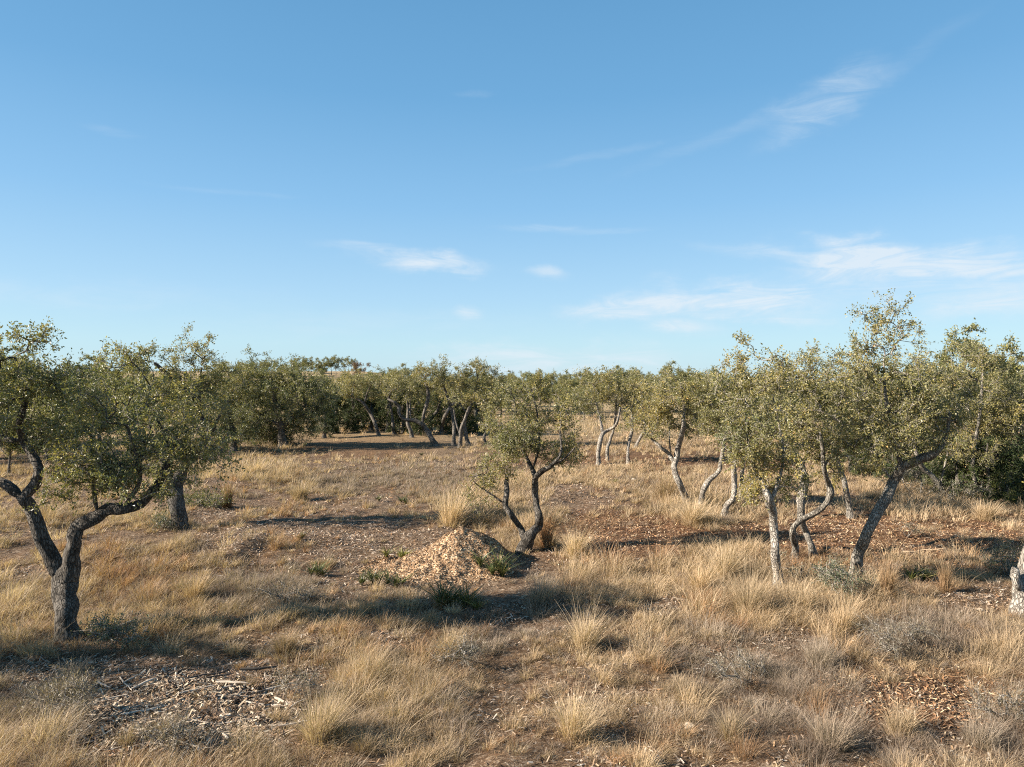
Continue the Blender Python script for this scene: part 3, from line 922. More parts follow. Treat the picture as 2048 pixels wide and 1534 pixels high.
tree('oak_tree', 'thick pale trunk cut by the right edge with a knob where it forks', (2042, 1232), [
    [(2046, 1240, 44), (2045, 1205, 42), (2045, 1172, 40), (2052, 1140, 32), (2060, 1100, 28), (2068, 1050, 25), (2084, 990, 18), (2100, 920, 10)], [(2040, 1180, 22), (2032, 1160, 20), (2029, 1148, 18), (2028, 1140, 14)]],
    [(2150, 940, 80, 70, .9), (2200, 850, 90, 80, .9), (2180, 1000, 70, 50, .8)], seed=69)
# one more oak stands left of the frame: its shade falls on the grass below the forked oak
tree('oak_tree', 'oak standing left of the clearing', (-870, 1388), [[(-870, 1395, 50), (-905, 1300, 42), (-915, 1150, 36), (-900, 1020, 28), (-895, 920, 16)], [(-910, 1120, 24), (-1000, 980, 16), (-1060, 900, 10)]],
     [(-900, 850, 200, 110, .8), (-1010, 950, 170, 110, .8), (-780, 920, 170, 110, .8), (-900, 1010, 190, 100, .7), (-800, 1040, 150, 80, .6)], seed=70)


# --- junipers and the wood behind
def juniper(label, base, blobs, seed, group='dark junipers under the oaks', h=60):
    x, y = base
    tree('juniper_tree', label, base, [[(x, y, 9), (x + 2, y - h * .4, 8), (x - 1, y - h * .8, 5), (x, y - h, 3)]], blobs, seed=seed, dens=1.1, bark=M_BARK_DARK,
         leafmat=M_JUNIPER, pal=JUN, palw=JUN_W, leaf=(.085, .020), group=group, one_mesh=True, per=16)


JL = 'dark dense juniper in the shade behind the back grove'
for i, (x, y, rx) in enumerate([(672, 866, 26), (706, 862, 30), (742, 860, 30), (776, 862, 26), (806, 866, 26), (838, 868, 26), (880, 862, 26), (915, 866, 26), (950, 868, 24), (648, 876, 22)]):
    juniper(JL, (x, y), [(x, y - 18, rx, 20, 1.3), (x, y - 44, rx * .85, 24, 1.2), (x + 3, y - 66, rx * .6, 20, 1)], 100 + i, 'junipers behind the back grove', 84)
JR = 'dark dense juniper in the shade under the right-hand oaks'
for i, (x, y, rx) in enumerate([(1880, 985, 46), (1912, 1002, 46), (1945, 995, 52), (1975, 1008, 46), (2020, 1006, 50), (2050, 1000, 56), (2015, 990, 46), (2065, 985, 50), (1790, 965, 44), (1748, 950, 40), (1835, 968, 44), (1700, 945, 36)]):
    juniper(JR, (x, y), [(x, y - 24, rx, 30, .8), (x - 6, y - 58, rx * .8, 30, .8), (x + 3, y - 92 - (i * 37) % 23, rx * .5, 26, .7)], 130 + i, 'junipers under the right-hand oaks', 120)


def far_proto(i, w, h, rusty=False):
    """a spreading far oak built round the point 100 m out, to be copied into the wood"""
    r = np.random.default_rng(300 + i)
    D = 42.0
    x, yb = 1024, 767 + CAM_H * F / D
    s = F / D
    tw = .16 * s
    k = r.uniform(-.5, .5)
    limbs = [[(x, yb, tw * 1.3), (x + .15 * k * s, yb - .8 * s, tw), (x + .5 * k * s, yb - 1.6 * s, tw * .8), (x + .3 * k * s, yb - h * .75 * s, tw * .4)],
             [(x + .4 * k * s, yb - 1.3 * s, tw * .6), (x + .9 * s, yb - 2.1 * s, tw * .4), (x + 1.4 * s, yb - h * .7 * s, tw * .2)],
             [(x + .2 * k * s, yb - 1.0 * s, tw * .6), (x - .8 * s, yb - 1.9 * s, tw * .4), (x - 1.3 * s, yb - h * .7 * s, tw * .2)]]
    blobs = []
    for j in range(9):
        a = r.uniform(-1, 1)
        zz = r.uniform(.38, .86) * h
        rr = r.uniform(.55, .95)
        blobs.append((x + a * (w / 2 - .5) * s, yb - zz * s, rr * s, rr * .75 * s, 1.15, r.uniform(-.35, .35) * w))
    blobs.append((x + r.uniform(-.4, .4) * s, yb - h * .9 * s, .5 * s, .4 * s, .8, 0.0))
    pal, pw = (np.array([[.20, .085, .05], [.16, .10, .05], [.13, .07, .04]]), np.array([.4, .3, .3])) if rusty else (OAK, OAK_W)
    o = tree('far_oak', 'x', (x, yb), limbs, blobs, seed=300 + i, bark=M_BARK_DARK, one_mesh=True, D=D, pal=pal, palw=pw, tint=(.80, .88, .84), leaf=(.060, .031))
    return o


protos = [far_proto(0, 4.6, 4.6), far_proto(1, 5.4, 5.0), far_proto(2, 4.0, 4.2), far_proto(3, 5.0, 5.6), far_proto(4, 3.8, 3.6), far_proto(5, 6.0, 4.8)]
rusty = far_proto(6, 5.2, 3.4, True)


def far_tree(src, x, y, s, rz, label, group, name='far_oak'):
    c = src.copy()
    c.name = name
    COL.objects.link(c)
    c.location = (x, y, float(terrain(x, y)) - .03)
    c.scale = (s, s, s)
    c.rotation_euler = (0, 0, rz)
    tag(c, label, 'tree', group)
    return c


fr = random.Random(5)
BANDS = [  # px range, distance range, count, scale, label, group
    ((-260, 330), (34, 70), 34, (.85, 1.15), 'grey-green oak of the wood behind the forked oak at the left', 'oaks of the left-hand wood'),
    ((330, 660), (60, 95), 16, (.8, 1.0), 'oak of the wood behind the broad round-crowned oak', 'oaks behind the round-crowned oak'),
    ((430, 700), (128, 150), 18, (.58, .85), 'small hazy oak on the crest of the far hill', 'oaks on the far hill crest'),
    ((640, 775), (62, 95), 12, (.66, .80), 'oak of the wood behind the back grove', 'oaks behind the back grove'),
    ((640, 810), (100, 124), 11, (.52, .68), 'oak on the slope of the far hill below the crest', 'oaks on the far hill slope'),
    ((775, 1010), (62, 95), 13, (.85, 1.1), 'oak of the wood behind the back grove', 'oaks behind the back grove'),
    ((930, 1500), (80, 150), 42, (.95, 1.2), 'far oak closing the view across the clearing', 'oaks at the far end of the clearing'),
    ((-120, 140), (26, 33), 5, (.6, .8), 'low oak in shade at the left edge behind the forked oak', 'low oaks at the left edge'),
    ((1390, 1640), (32, 60), 10, (.9, 1.15), 'oak behind the front row of the right-hand oaks', 'oaks behind the right-hand row'),
    ((1640, 2300), (30, 60), 24, (.95, 1.2), 'oak of the wood behind the leaning oak and the right-edge oaks', 'oaks of the right-hand wood'),
]
for (p0, p1), (d0, d1), n, (s0, s1), label, group in BANDS:
    for k in range(n):
        px = p0 + (p1 - p0) * (k + fr.uniform(.1, .9)) / n
        y = fr.uniform(d0, d1)
        x = (px - 1024) / F * y
        far_tree(protos[fr.randrange(6)], x, y, fr.uniform(s0, s1), fr.uniform(0, 6.28), label, group)
ry = 138.0
far_tree(rusty, (722 - 1024) / F * ry, ry, .82, .4, 'rusty brown leaved tree alone on the far hill crest', None, 'rusty_tree')
for px, y, s in ((1168, 74, .9), (1120, 80, 1.0), (1240, 92, 1.05), (1205, 100, 1.0)):
    far_tree(protos[(px // 7) % 6], (px - 1024) / F * y, y, s, px, 'oak beyond the sunlit grass bank at the back of the clearing', 'oaks beyond the sunlit grass bank')
for o in protos + [rusty]:
    bpy.data.objects.remove(o)


# ------------------------------------------------------------------ wood chip mound
def mound_h(x, y):
    c = at(965, 1128)
    cx, cy = c[0], c[1] + .35
    u, v = x - cx, y - cy
    h = .50 * np.exp(-(np.abs(u + .22) / .80) ** 4 - (np.abs(v) / .95) ** 3)
    h = h + .20 * np.exp(-((u + 1.05) / .95) ** 2 - ((v + .05) / .75) ** 2)
    h = h + .20 * np.exp(-((u + .95) / 1.1) ** 2 - ((v + .75) / .7) ** 2)
    h = h + .10 * np.exp(-((u + 1.7) / .8) ** 2 - ((v + .1) / .8) ** 2)
    h = h * (1 + .10 * noise2(x, y, .5, 21, 3)) + .03 * noise2(x, y, .16, 22, 2)
    return h - .07


def build_mound():
    c = at(965, 1128)
    xs = np.linspace(c[0] - 4.0, c[0] + 1.9, 160)
    ys = np.linspace(c[1] - 1.9, c[1] + 2.9, 130)
    X, Y = np.meshgrid(xs, ys)
    Z = terrain(X, Y) + np.maximum(mound_h(X, Y), -.10)
    V = np.stack([X, Y, Z], -1).reshape(-1, 3)
    idx = np.arange(len(V)).reshape(X.shape)
    q = np.stack([idx[:-1, :-1], idx[:-1, 1:], idx[1:, 1:], idx[1:, :-1]], -1).reshape(-1, 4)
    keep = (mound_h(V[:, 0], V[:, 1]) > -.05)[q].any(1)
    loc = np.array([c[0], c[1] + .55, c[2]])
    root = empty('wood_chip_mound', loc)
    tag(root, 'rounded mound of tan wood chips at the foot of the small forked oak', 'mound')
    mesh_np('heap', V - loc, [q[keep]], M_MOUND, root, smooth=True)
    r = np.random.default_rng(55)
    n = 40000
    x = r.uniform(xs[0], xs[-1], n)
    y = r.uniform(ys[0], ys[-1], n)
    m = mound_h(x, y)
    k = m > -.045
    x, y, m = x[k], y[k], m[k]
    e = .03
    gx = (mound_h(x + e, y) - mound_h(x - e, y)) / (2 * e)
    gy = (mound_h(x, y + e) - mound_h(x, y - e)) / (2 * e)
    nrm = unit(np.stack([-gx, -gy, np.ones_like(gx)], -1))
    P = np.stack([x, y, terrain(x, y) + m + .008], -1)
    V, q, C = chips(P, nrm, r, CHIP_WARM, (.022, .055), (.010, .022))
    o = mesh_np('wood_chips', V - loc, [q], M_CHIP, root, C)
    tag(o, kind='stuff')


CHIP_WARM = np.array([[.265, .165, .09], [.33, .22, .13], [.215, .118, .055], [.125, .076, .043], [.41, .315, .215], [.07, .044, .029]])
CHIP_GREY = np.array([[.42, .33, .25], [.33, .25, .18], [.52, .44, .35], [.24, .17, .12], [.36, .24, .15], [.14, .10, .07]])
CHIP_RED = np.array([[.36, .20, .10], [.45, .29, .16], [.22, .115, .06], [.10, .058, .035], [.56, .42, .26], [.28, .16, .085]])


def chips(P, nrm, r, pal, lr, wr, tilt=.30, cols=None):
    n = len(P)
    nn = unit(nrm + r.normal(size=(n, 3)) * tilt)
    a = unit(np.cross(nn, r.normal(size=(n, 3))))
    b = np.cross(nn, a)
    l = r.uniform(*lr, (n, 1)) * r.choice([.7, 1, 1.4], (n, 1))
    w = r.uniform(*wr, (n, 1))
    sk = r.uniform(-.3, .3, (n, 1))
    v = np.stack([P - a * l / 2 - b * w / 2, P + a * l / 2 - b * w / 2 * (1 + sk), P + a * l / 2 * (1 + sk * .4) + b * w / 2, P - a * l / 2 + b * w / 2 * (1 - sk)], 1)
    v[:, :, 2] += .004
    if cols is None:
        cols = pal[r.integers(0, len(pal), n)] * r.uniform(.75, 1.15, (n, 1))
    return v.reshape(-1, 3), np.arange(n * 4).reshape(n, 4), np.repeat(cols, 4, 0)


def mound_material():
    m, nt, b = new_mat('wood_chip_heap')
    tc = N(nt, 'ShaderNodeTexCoord')
    vo = N(nt, 'ShaderNodeTexVoronoi', Scale=30.0)
    nt.links.new(tc.outputs['Object'], vo.inputs['Vector'])
    sp = N(nt, 'ShaderNodeSeparateColor')
    nt.links.new(vo.outputs['Color'], sp.inputs[0])
    c = ramp(nt, sp.outputs[0], [(0, (.13, .075, .04)), (.4, (.34, .2, .1)), (.75, (.48, .32, .18)), (1, (.58, .45, .3))])
    nt.links.new(c, b.inputs['Base Color'])
    b.inputs['Roughness'].default_value = .9
    bp = N(nt, 'ShaderNodeBump', Strength=1.0, Distance=.03)
    nt.links.new(sp.outputs[1], bp.inputs['Height'])
    nt.links.new(bp.outputs[0], b.inputs['Normal'])
    return m


M_MOUND = mound_material()
build_mound()


# ------------------------------------------------------------------ scatter maps
TALL = [(1450, 1150, 110, 60), (1500, 1220, 140, 60), (1240, 1150, 110, 50), (960, 1010, 80, 30), (520, 940, 90, 30), (1390, 1020, 90, 40), (1690, 1240, 80, 40), (1080, 1060, 60, 40), (1870, 1010, 130, 30), (1150, 1080, 40, 40), (1040, 990, 60, 40), (330, 1200, 60, 30)]
GREY = [(1500, 1330, 200, 70), (200, 1350, 200, 50), (1680, 1450, 320, 90), (1050, 1235, 170, 50), (110, 1400, 140, 90), (340, 1480, 120, 50), (1850, 1270, 160, 50), (800, 960, 200, 40), (560, 1180, 200, 50), (1000, 1180, 120, 40), (2000, 1490, 140, 60), (960, 1300, 60, 40)]
RUSSET = [(280, 1160, 110, 60), (180, 1110, 80, 60), (450, 1000, 70, 40), (620, 1030, 120, 30), (1650, 1110, 140, 40), (1200, 1130, 60, 40), (600, 1120, 140, 40)]

STRAW_C = np.array([[.52, .39, .25], [.43, .31, .185], [.63, .495, .335], [.34, .235, .135], [.50, .38, .25]])
GREY_C = np.array([[.36, .285, .21], [.28, .215, .16], [.42, .345, .265], [.225, .165, .125], [.32, .245, .185]])
RUSSET_C = np.array([[.37, .215, .11], [.43, .28, .155], [.31, .165, .085], [.46, .33, .20]])
GREEN_C = np.array([[.075, .092, .028], [.105, .118, .036], [.05, .068, .022], [.17, .145, .06]])


def blades(P, out, h, w, lean, droop, cols, r, seg=2, tipw=.25):
    """P (n,3) feet; out (n,2) horizontal lean direction; h, w, lean, droop (n,)"""
    n = len(P)
    o3 = np.concatenate([out, np.zeros((n, 1))], 1)
    side = np.stack([-out[:, 1], out[:, 0], np.zeros(n)], 1) * .6 + np.concatenate([r.normal(size=(n, 2)) * .7, np.zeros((n, 1))], 1)
    side = unit(side)
    ts = np.linspace(0, 1, seg + 1)
    v = np.empty((n, seg + 1, 2, 3))
    for i, t in enumerate(ts):
        c = P + o3 * (h * lean * t ** 1.5)[:, None] + np.array([0, 0, 1]) * (h * (t - droop * t * t))[:, None]
        wd = w * (1 - (1 - tipw) * t ** 1.3) / 2
        v[:, i, 0] = c - side * wd[:, None]
        v[:, i, 1] = c + side * wd[:, None]
    idx = np.arange(n * (seg + 1) * 2).reshape(n, seg + 1, 2)
    q = np.stack([idx[:, :-1, 0], idx[:, :-1, 1], idx[:, 1:, 1], idx[:, 1:, 0]], -1).reshape(-1, 4)
    return v.reshape(-1, 3), q, np.repeat(cols, (seg + 1) * 2, 0)


def sample_ground(n, y0, y1, r, margin=1.12):
    """n points over the ground the photo can see between two distances (and a little to each side)"""
    y = np.sqrt(r.uniform(y0 ** 2, y1 ** 2, n))
    x = r.uniform(-1, 1, n) * y * .72 * margin
    return x, y


def tufts(centres, r, nb, rad, h, w, pal, lean=(.15, .6), droop=(.0, .35), bias=(.20, .05), seg=2):
    """blades of a bunch of tufts; per-tuft arrays rad, h"""
    n = len(centres)
    P = np.repeat(centres, nb, 0)
    m = n * nb
    a = r.uniform(0, 2 * math.pi, m)
    q = np.sqrt(r.uniform(0, 1, m))
    d = np.stack([np.cos(a), np.sin(a)], 1)
    P[:, :2] += d * (q * np.repeat(rad, nb))[:, None]
    P[:, 2] = terrain(P[:, 0], P[:, 1]) - .01
    out = unit(d * (.25 + q[:, None]) + r.normal(size=(m, 2)) * .65 + np.array(bias) * 2.0)
    hh = np.repeat(h, nb) * r.uniform(.45, 1.1, m)
    ln = r.uniform(*lean, m) * (.4 + .8 * q)
    cl = np.repeat(pal[r.integers(0, len(pal), n)], nb, 0) * .45 + pal[r.integers(0, len(pal), m)] * .55
    cl = cl * r.uniform(.78, 1.18, (m, 1)) * np.repeat(r.uniform(.58, 1.2, (n, 1)), nb, 0)
    return blades(P, out, hh, np.broadcast_to(w, (m,)) * r.uniform(.7, 1.3, m), ln, r.uniform(*droop, m), cl, r, seg)


def mound_block(x, y):
    return mound_h(x, y) > .02


def build_grass():
    r = np.random.default_rng(77)
    straw, grey, rus = MB(), MB(), MB()
    dst = {0: straw, 1: grey, 2: rus}
    pals = {0: STRAW_C, 1: GREY_C, 2: RUSSET_C}

    def lay(y0, y1, n, nb, w, rad, h, lean, droop, dens, seg, thatch=False):
        x, y = sample_ground(n, y0, y1, r)
        z = terrain(x, y)
        px, py = to_px(x, y, z)
        bare = in_patch(px, py, BARE)
        nz = noise2(x, y, 2.2, 31, 3)
        nz2 = noise2(x, y, .7, 32, 2)
        ta = in_patch(px, py, TALL)
        pr = np.clip(dens + .75 * nz + .55 * nz2 + .5 * ta + .85 * in_patch(px, py, DENSE), .03, 1) * (1 - (.72 if thatch else .94) * bare)
        pr = pr * (1 - .35 * in_patch(px, py, PLANTS))
        keep = (r.uniform(0, 1, n) < pr) & ~mound_block(x, y)
        x, y, z, px, py, nz, ta = (v[keep] for v in (x, y, z, px, py, nz, ta))
        g = in_patch(px, py, GREY) * .85 + .20
        ru = in_patch(px, py, RUSSET) * .45 + .04
        u = r.uniform(0, 1, len(x)) + .2 * noise2(x, y, 1.1, 33, 2)
        t = np.where(u < ru, 2, np.where(u < ru + g * (1 - .7 * ta), 1, 0))
        C = np.stack([x, y, z], 1)
        sz = (r.uniform(.45, 1.05, len(x)) + .75 * (r.uniform(size=len(x)) > .82)) * (1 + .40 * ta) * (1 + .30 * np.clip(nz, -1, 1))
        for k in (0, 1, 2):
            m = t == k
            if m.any():
                hm = (1.0, .85, 1.15)[k]
                V, q, Cc = tufts(C[m], r, int(nb * (1.0, 1.15, .8)[k]), rad * (1.0, 1.15, .7)[k] * sz[m], hm * h * sz[m], w * (1, .85, 1)[k], pals[k], lean, droop, seg=seg)
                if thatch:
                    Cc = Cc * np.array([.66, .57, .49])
                dst[k].add(V, q, Cc)

    #   y0   y1   tufts blades width  rad   h    lean        droop       density seg
    lay(6.0, 9.5, 1800, 84, .0038, .085, .185, (.1, 1.25), (.05, .75), .52, 3)
    lay(9.5, 14, 2600, 62, .0052, .085, .20, (.1, 1.25), (.05, .72), .50, 2)
    lay(14, 20, 3400, 42, .0080, .09, .225, (.1, 1.2), (.05, .68), .46, 2)
    lay(20, 30, 5600, 30, .012, .10, .24, (.1, 1.1), (.02, .5), .44, 2)
    lay(30, 48, 7600, 20, .020, .13, .27, (.1, .9), (.02, .4), .45, 2)
    lay(48, 90, 5000, 14, .040, .25, .40, (.1, .8), (.02, .4), .7, 2)
    # larger tussocks standing out of the mat
    lay(6.0, 9.5, 420, 190, .0040, .12, .27, (.1, 1.0), (.05, .6), .50, 3)
    lay(9.5, 14, 640, 140, .0054, .12, .29, (.1, 1.0), (.05, .6), .46, 2)
    lay(14, 20, 900, 90, .0082, .13, .32, (.1, 1.0), (.05, .6), .42, 2)
    lay(20, 32, 1500, 56, .012, .14, .32, (.1, 1.0), (.05, .5), .40, 2)
    # matted thatch between the clumps
    lay(6.0, 9.5, 3800, 40, .0040, .12, .12, (.7, 2.4), (.2, .85), .50, 2, True)
    lay(9.5, 14, 5600, 32, .0054, .12, .12, (.7, 2.4), (.2, .85), .48, 2, True)
    lay(14, 20, 6600, 24, .0082, .13, .12, (.7, 2.2), (.2, .8), .54, 2, True)
    lay(20, 32, 8200, 16, .013, .15, .13, (.6, 1.8), (.1, .7), .48, 2, True)
    tag(straw.build('dry_grass', M_GRASS), 'straw-coloured dry bunchgrass covering the clearing', 'grass', kind='stuff')
    tag(grey.build('grey_grass', M_GRASS), 'grey-brown wispy dead forbs and fine grass between the straw tufts', 'grass', kind='stuff')
    tag(rus.build('russet_grass', M_GRASS), 'russet dry grass in loose patches', 'grass', kind='stuff')


build_grass()


def build_litter():
    r = np.random.default_rng(88)
    mb = MB()
    for (y0, y1, n, sc) in [(6, 10, 52000, 1.0), (10, 15, 62000, 1.1), (15, 22, 70000, 1.15), (22, 36, 80000, 1.5)]:
        x, y = sample_ground(n, y0, y1, r)
        z = terrain(x, y)
        px, py = to_px(x, y, z)
        bare = in_patch(px, py, BARE)
        pr = np.clip(.35 + .5 * noise2(x, y, 1.2, 41, 3), .08, 1) * .7 + .6 * bare + .35 * in_patch(px, py, RED)
        k = (r.uniform(0, 1, n) < pr) & ~mound_block(x, y)
        x, y, z, px, py = x[k], y[k], z[k], px[k], py[k]
        red = in_patch(px, py, RED) * .7 + .16
        n = len(x)
        ir = r.uniform(0, 1, n) < red
        c = np.where(ir[:, None], CHIP_RED[r.integers(0, 6, n)], CHIP_GREY[r.integers(0, 6, n)]) * r.uniform(.75, 1.15, (n, 1))
        P = np.stack([x, y, z + r.uniform(.004, .03, n)], 1)
        V, q, C = chips(P, np.tile([0, 0, 1.0], (n, 1)), r, None, (.022 * sc, .075 * sc), (.006 * sc, .017 * sc), tilt=.35, cols=c)
        mb.add(V, q, C)
    n = 8000                                             # the pale shredded patch at the lower left
    a, q = r.uniform(0, 2 * math.pi, n), np.sqrt(r.uniform(0, 1, n)) * r.uniform(.6, 1.1, n)
    px, py = 370 + 260 * q * np.cos(a), 1430 + 86 * q * np.sin(a)
    y = CAM_H * F / (py - 767)
    x = (px - 1024) / F * y
    P = np.stack([x, y, terrain(x, y) + r.uniform(.005, .05, n)], 1)
    pal = np.array([[.44, .35, .25], [.30, .22, .15], [.55, .46, .34], [.16, .11, .075], [.24, .16, .10], [.09, .065, .048]])
    mb.add(*chips(P, np.tile([0, 0, 1.0], (n, 1)), r, pal, (.035, .12), (.008, .024), tilt=.4))
    tag(mb.build('wood_chip_litter', M_CHIP), 'shredded bark and wood chips strewn over the bare soil', 'mulch', kind='stuff')


build_litter()


# ------------------------------------------------------------------ clumps one can pick out
def clump(label, px, py, hpx, wpx, kind, seed, group='tall grass clumps standing out of the clearing', nb=None, lean=None):
    g = at(px, py)
    D = g[1]
    h = hpx / F * D
    w = wpx / F * D / 2
    r = np.random.default_rng(seed)
    pal = {'straw': STRAW_C, 'russet': RUSSET_C, 'grey': GREY_C}[kind]
    n = nb or int(np.clip(420 * w / .3, 160, 700))
    V, q, C = tufts(g[None, :], r, n, np.array([w * .32]), np.array([h * 1.02]), max(.0045, .00050 * D), pal, lean or ((.05, .85) if kind != 'russet' else (.02, .32)),
                    (.0, .42), bias=(.22, .05), seg=3)
    V2, q2, C2 = tufts(g[None, :], r, n // 2, np.array([w * .5]), np.array([h * .45]), max(.0045, .00050 * D), pal * .85, (.3, 1.1), (.1, .5), bias=(.1, .0), seg=2)
    mb = MB()
    mb.add(V, q, C)
    mb.add(V2, q2, C2)
    o = mb.build('grass_clump', M_GRASS, loc=g)
    tag(o, label, 'grass clump', group)


for i, (l, *a) in enumerate([
    ('big pale fan-shaped straw clump standing behind the wood chip mound', 905, 1052, 78, 110, 'straw'),
    ('russet tall clump right against the foot of the small forked oak', 1092, 1095, 90, 60, 'russet'),
    ('pale tall clump blown rightward just right of the small forked oak', 1150, 1118, 70, 70, 'straw'),
    ('straw clump hugging the bases of the forked leaning oak and the bowing stem', 1385, 1050, 60, 80, 'straw'),
    ('loose straw clump left of the forked leaning oak', 1330, 1005, 60, 70, 'straw'),
    ('tall sunlit straw clump left of the straight pale oak, upper one', 1450, 1160, 80, 90, 'straw'),
    ('tallest sunlit straw clump in front of the straight pale oak', 1500, 1235, 110, 120, 'straw'),
    ('straw clump at the left side of the straight pale oak', 1400, 1185, 70, 80, 'straw'),
    ('straw clump directly right of the straight pale oak', 1605, 1225, 60, 60, 'straw'),
    ('bright upright straw clump under the leaning oak, beside dark soil', 1685, 1265, 80, 60, 'straw'),
    ('reddish upright bluestem clump right of the leaning oak\'s foot', 1775, 1195, 90, 60, 'russet'),
    ('thin reddish bluestem stalks in front of the dark bank at the right', 1890, 1185, 80, 40, 'russet'),
    ('flattened pale straw clump under the right-edge junipers', 1970, 1040, 40, 80, 'straw'),
    ('pale straw clump beside the pointed-top oak\'s low leaves', 510, 955, 36, 70, 'straw'),
    ('rust-coloured upright clump left of the terrace step', 455, 1015, 60, 30, 'russet'),
    ('pale straw clump above the terrace step', 600, 1000, 36, 60, 'straw'),
    ('wide straw clump in the bottom middle of the clearing', 1170, 1300, 90, 110, 'straw'),
    ('straw clump low in the bottom middle, below the widest one', 1150, 1480, 110, 140, 'straw'),
    ('straw clump at the bottom edge right of the stick litter', 640, 1480, 110, 150, 'straw'),
    ('straw clump in front of the stick litter', 255, 1495, 50, 60, 'straw'),
    ('stiff straw clump of thick bent stalks near the bottom right', 1460, 1480, 80, 80, 'straw'),
    ('sparse stiff stalks at the edge of the dark soil, bottom right', 1800, 1470, 80, 110, 'straw'),
    ('blond clump under the arm of the forked oak', 390, 1200, 60, 90, 'straw'),
    ('blond clump between the forked oak and the chip mound', 570, 1310, 60, 110, 'straw'),
    ('pale clump below the green dagger plants', 900, 1310, 60, 120, 'straw'),
    ('grey wispy bush clump left of the dark soil', 1640, 1330, 60, 150, 'grey'),
    ('grey wispy clump in the middle foreground', 1080, 1210, 60, 120, 'grey'),
    ('purplish grey twiggy clump left of the stick litter', 120, 1400, 70, 120, 'grey'),
    ('grey twiggy clump below the purplish one at the left', 330, 1475, 50, 100, 'grey'),
    ('grey wispy clump in the bottom right corner', 1960, 1490, 60, 150, 'grey'),
    ('grey wispy clump in the bottom middle right', 1660, 1500, 90, 160, 'grey'),
]):
    clump(l, *a, seed=500 + i)


def dagger_plant(label, px, py, hpx, wpx, seed, pal=GREEN_C, n=60):
    g = at(px, py)
    D = g[1]
    h, w = 1.15 * hpx / F * D, 1.25 * wpx / F * D / 2
    n = int(n * 2.2)
    r = np.random.default_rng(seed)
    a = r.uniform(0, 2 * math.pi, n)
    k = max(1, n // 34)
    cen = g[:2] + r.normal(size=(k, 2)) * w * np.array([.45, .22])
    ci = r.integers(0, k, n)
    P = np.concatenate([cen[ci], np.zeros((n, 1))], 1)
    P[:, 2] = terrain(P[:, 0], P[:, 1]) + np.maximum(mound_h(P[:, 0], P[:, 1]), 0)
    out = np.stack([np.cos(a), np.sin(a)], 1)
    V, q, C = blades(P, out, h * r.uniform(.6, 1.15, n), r.uniform(.018, .034, n), r.uniform(.25, 1.25, n), r.uniform(.05, .55, n), pick_cols(r, n, pal, np.ones(len(pal))), r, 4, .08)
    o = mesh_np('dagger_plant', V, [q], M_DAGGER, None, C, loc=g)
    tag(o, label, 'green plant', 'green dagger-leaved plants near the chip mound')


YEL_G = np.array([[.20, .19, .05], [.15, .15, .04], [.25, .23, .07]])
for i, (l, x, y, h, w, pal, n) in enumerate([
    ('yellow-green dagger plant sunlit on the left skirt of the chip mound', 790, 1128, 24, 46, YEL_G, 50),
    ('wide green dagger plant below the chip mound\'s left end', 748, 1172, 34, 90, GREEN_C, 110),
    ('low green dagger plant left of the wide one', 650, 1150, 26, 70, GREEN_C, 70),
    ('large dark green dagger plant in shade in front of the chip mound', 885, 1215, 56, 80, GREEN_C, 110),
    ('dark dagger plant in shade at the mound\'s right foot', 995, 1155, 40, 64, GREEN_C, 90),
    ('small yellowish dagger plant right of the large shaded one', 950, 1222, 24, 40, YEL_G, 40),
    ('tiny green dagger plant alone on the shaded mulch', 592, 1082, 18, 24, GREEN_C, 34),
    ('dark green dagger plant beside the big straw fan', 785, 1006, 16, 50, GREEN_C, 60),
    ('dark green dagger plant under the dark bank at the right', 1835, 1165, 34, 56, GREEN_C, 70),
    ('tiny green dagger plant near the back grove', 845, 912, 9, 22, GREEN_C, 30),
    ('pale green dagger plant far back among the straw', 1222, 968, 12, 26, YEL_G, 30),
]):
    dagger_plant(l, x, y, h, w, 700 + i, pal, n)


def shrub(label, base, blobs, seed, pal=OAK, tint=(.9, 1, .9), leaf=(.040, .019), dens=1.6, name='shrub', per=9, twiggy=1.3):
    x, y = base
    w = max(b[2] for b in blobs)
    h = y - min(b[1] for b in blobs)
    limbs = [[(x, y, 4), (x + 2, y - h * .3, 3), (x + 3, y - h * .8, 2)], [(x, y - 2, 3), (x - w * .4, y - h * .4, 2), (x - w * .6, y - h * .8, 1.5)], [(x, y - 2, 3), (x + w * .4, y - h * .4, 2), (x + w * .6, y - h * .8, 1.5)]]
    tree(name, label, base, limbs, blobs, seed=seed, dens=dens, tint=tint, leaf=leaf, cat='shrub', pal=pal, palw=np.ones(len(pal)), one_mesh=True, per=per, sprigs=6, twiggy=twiggy)


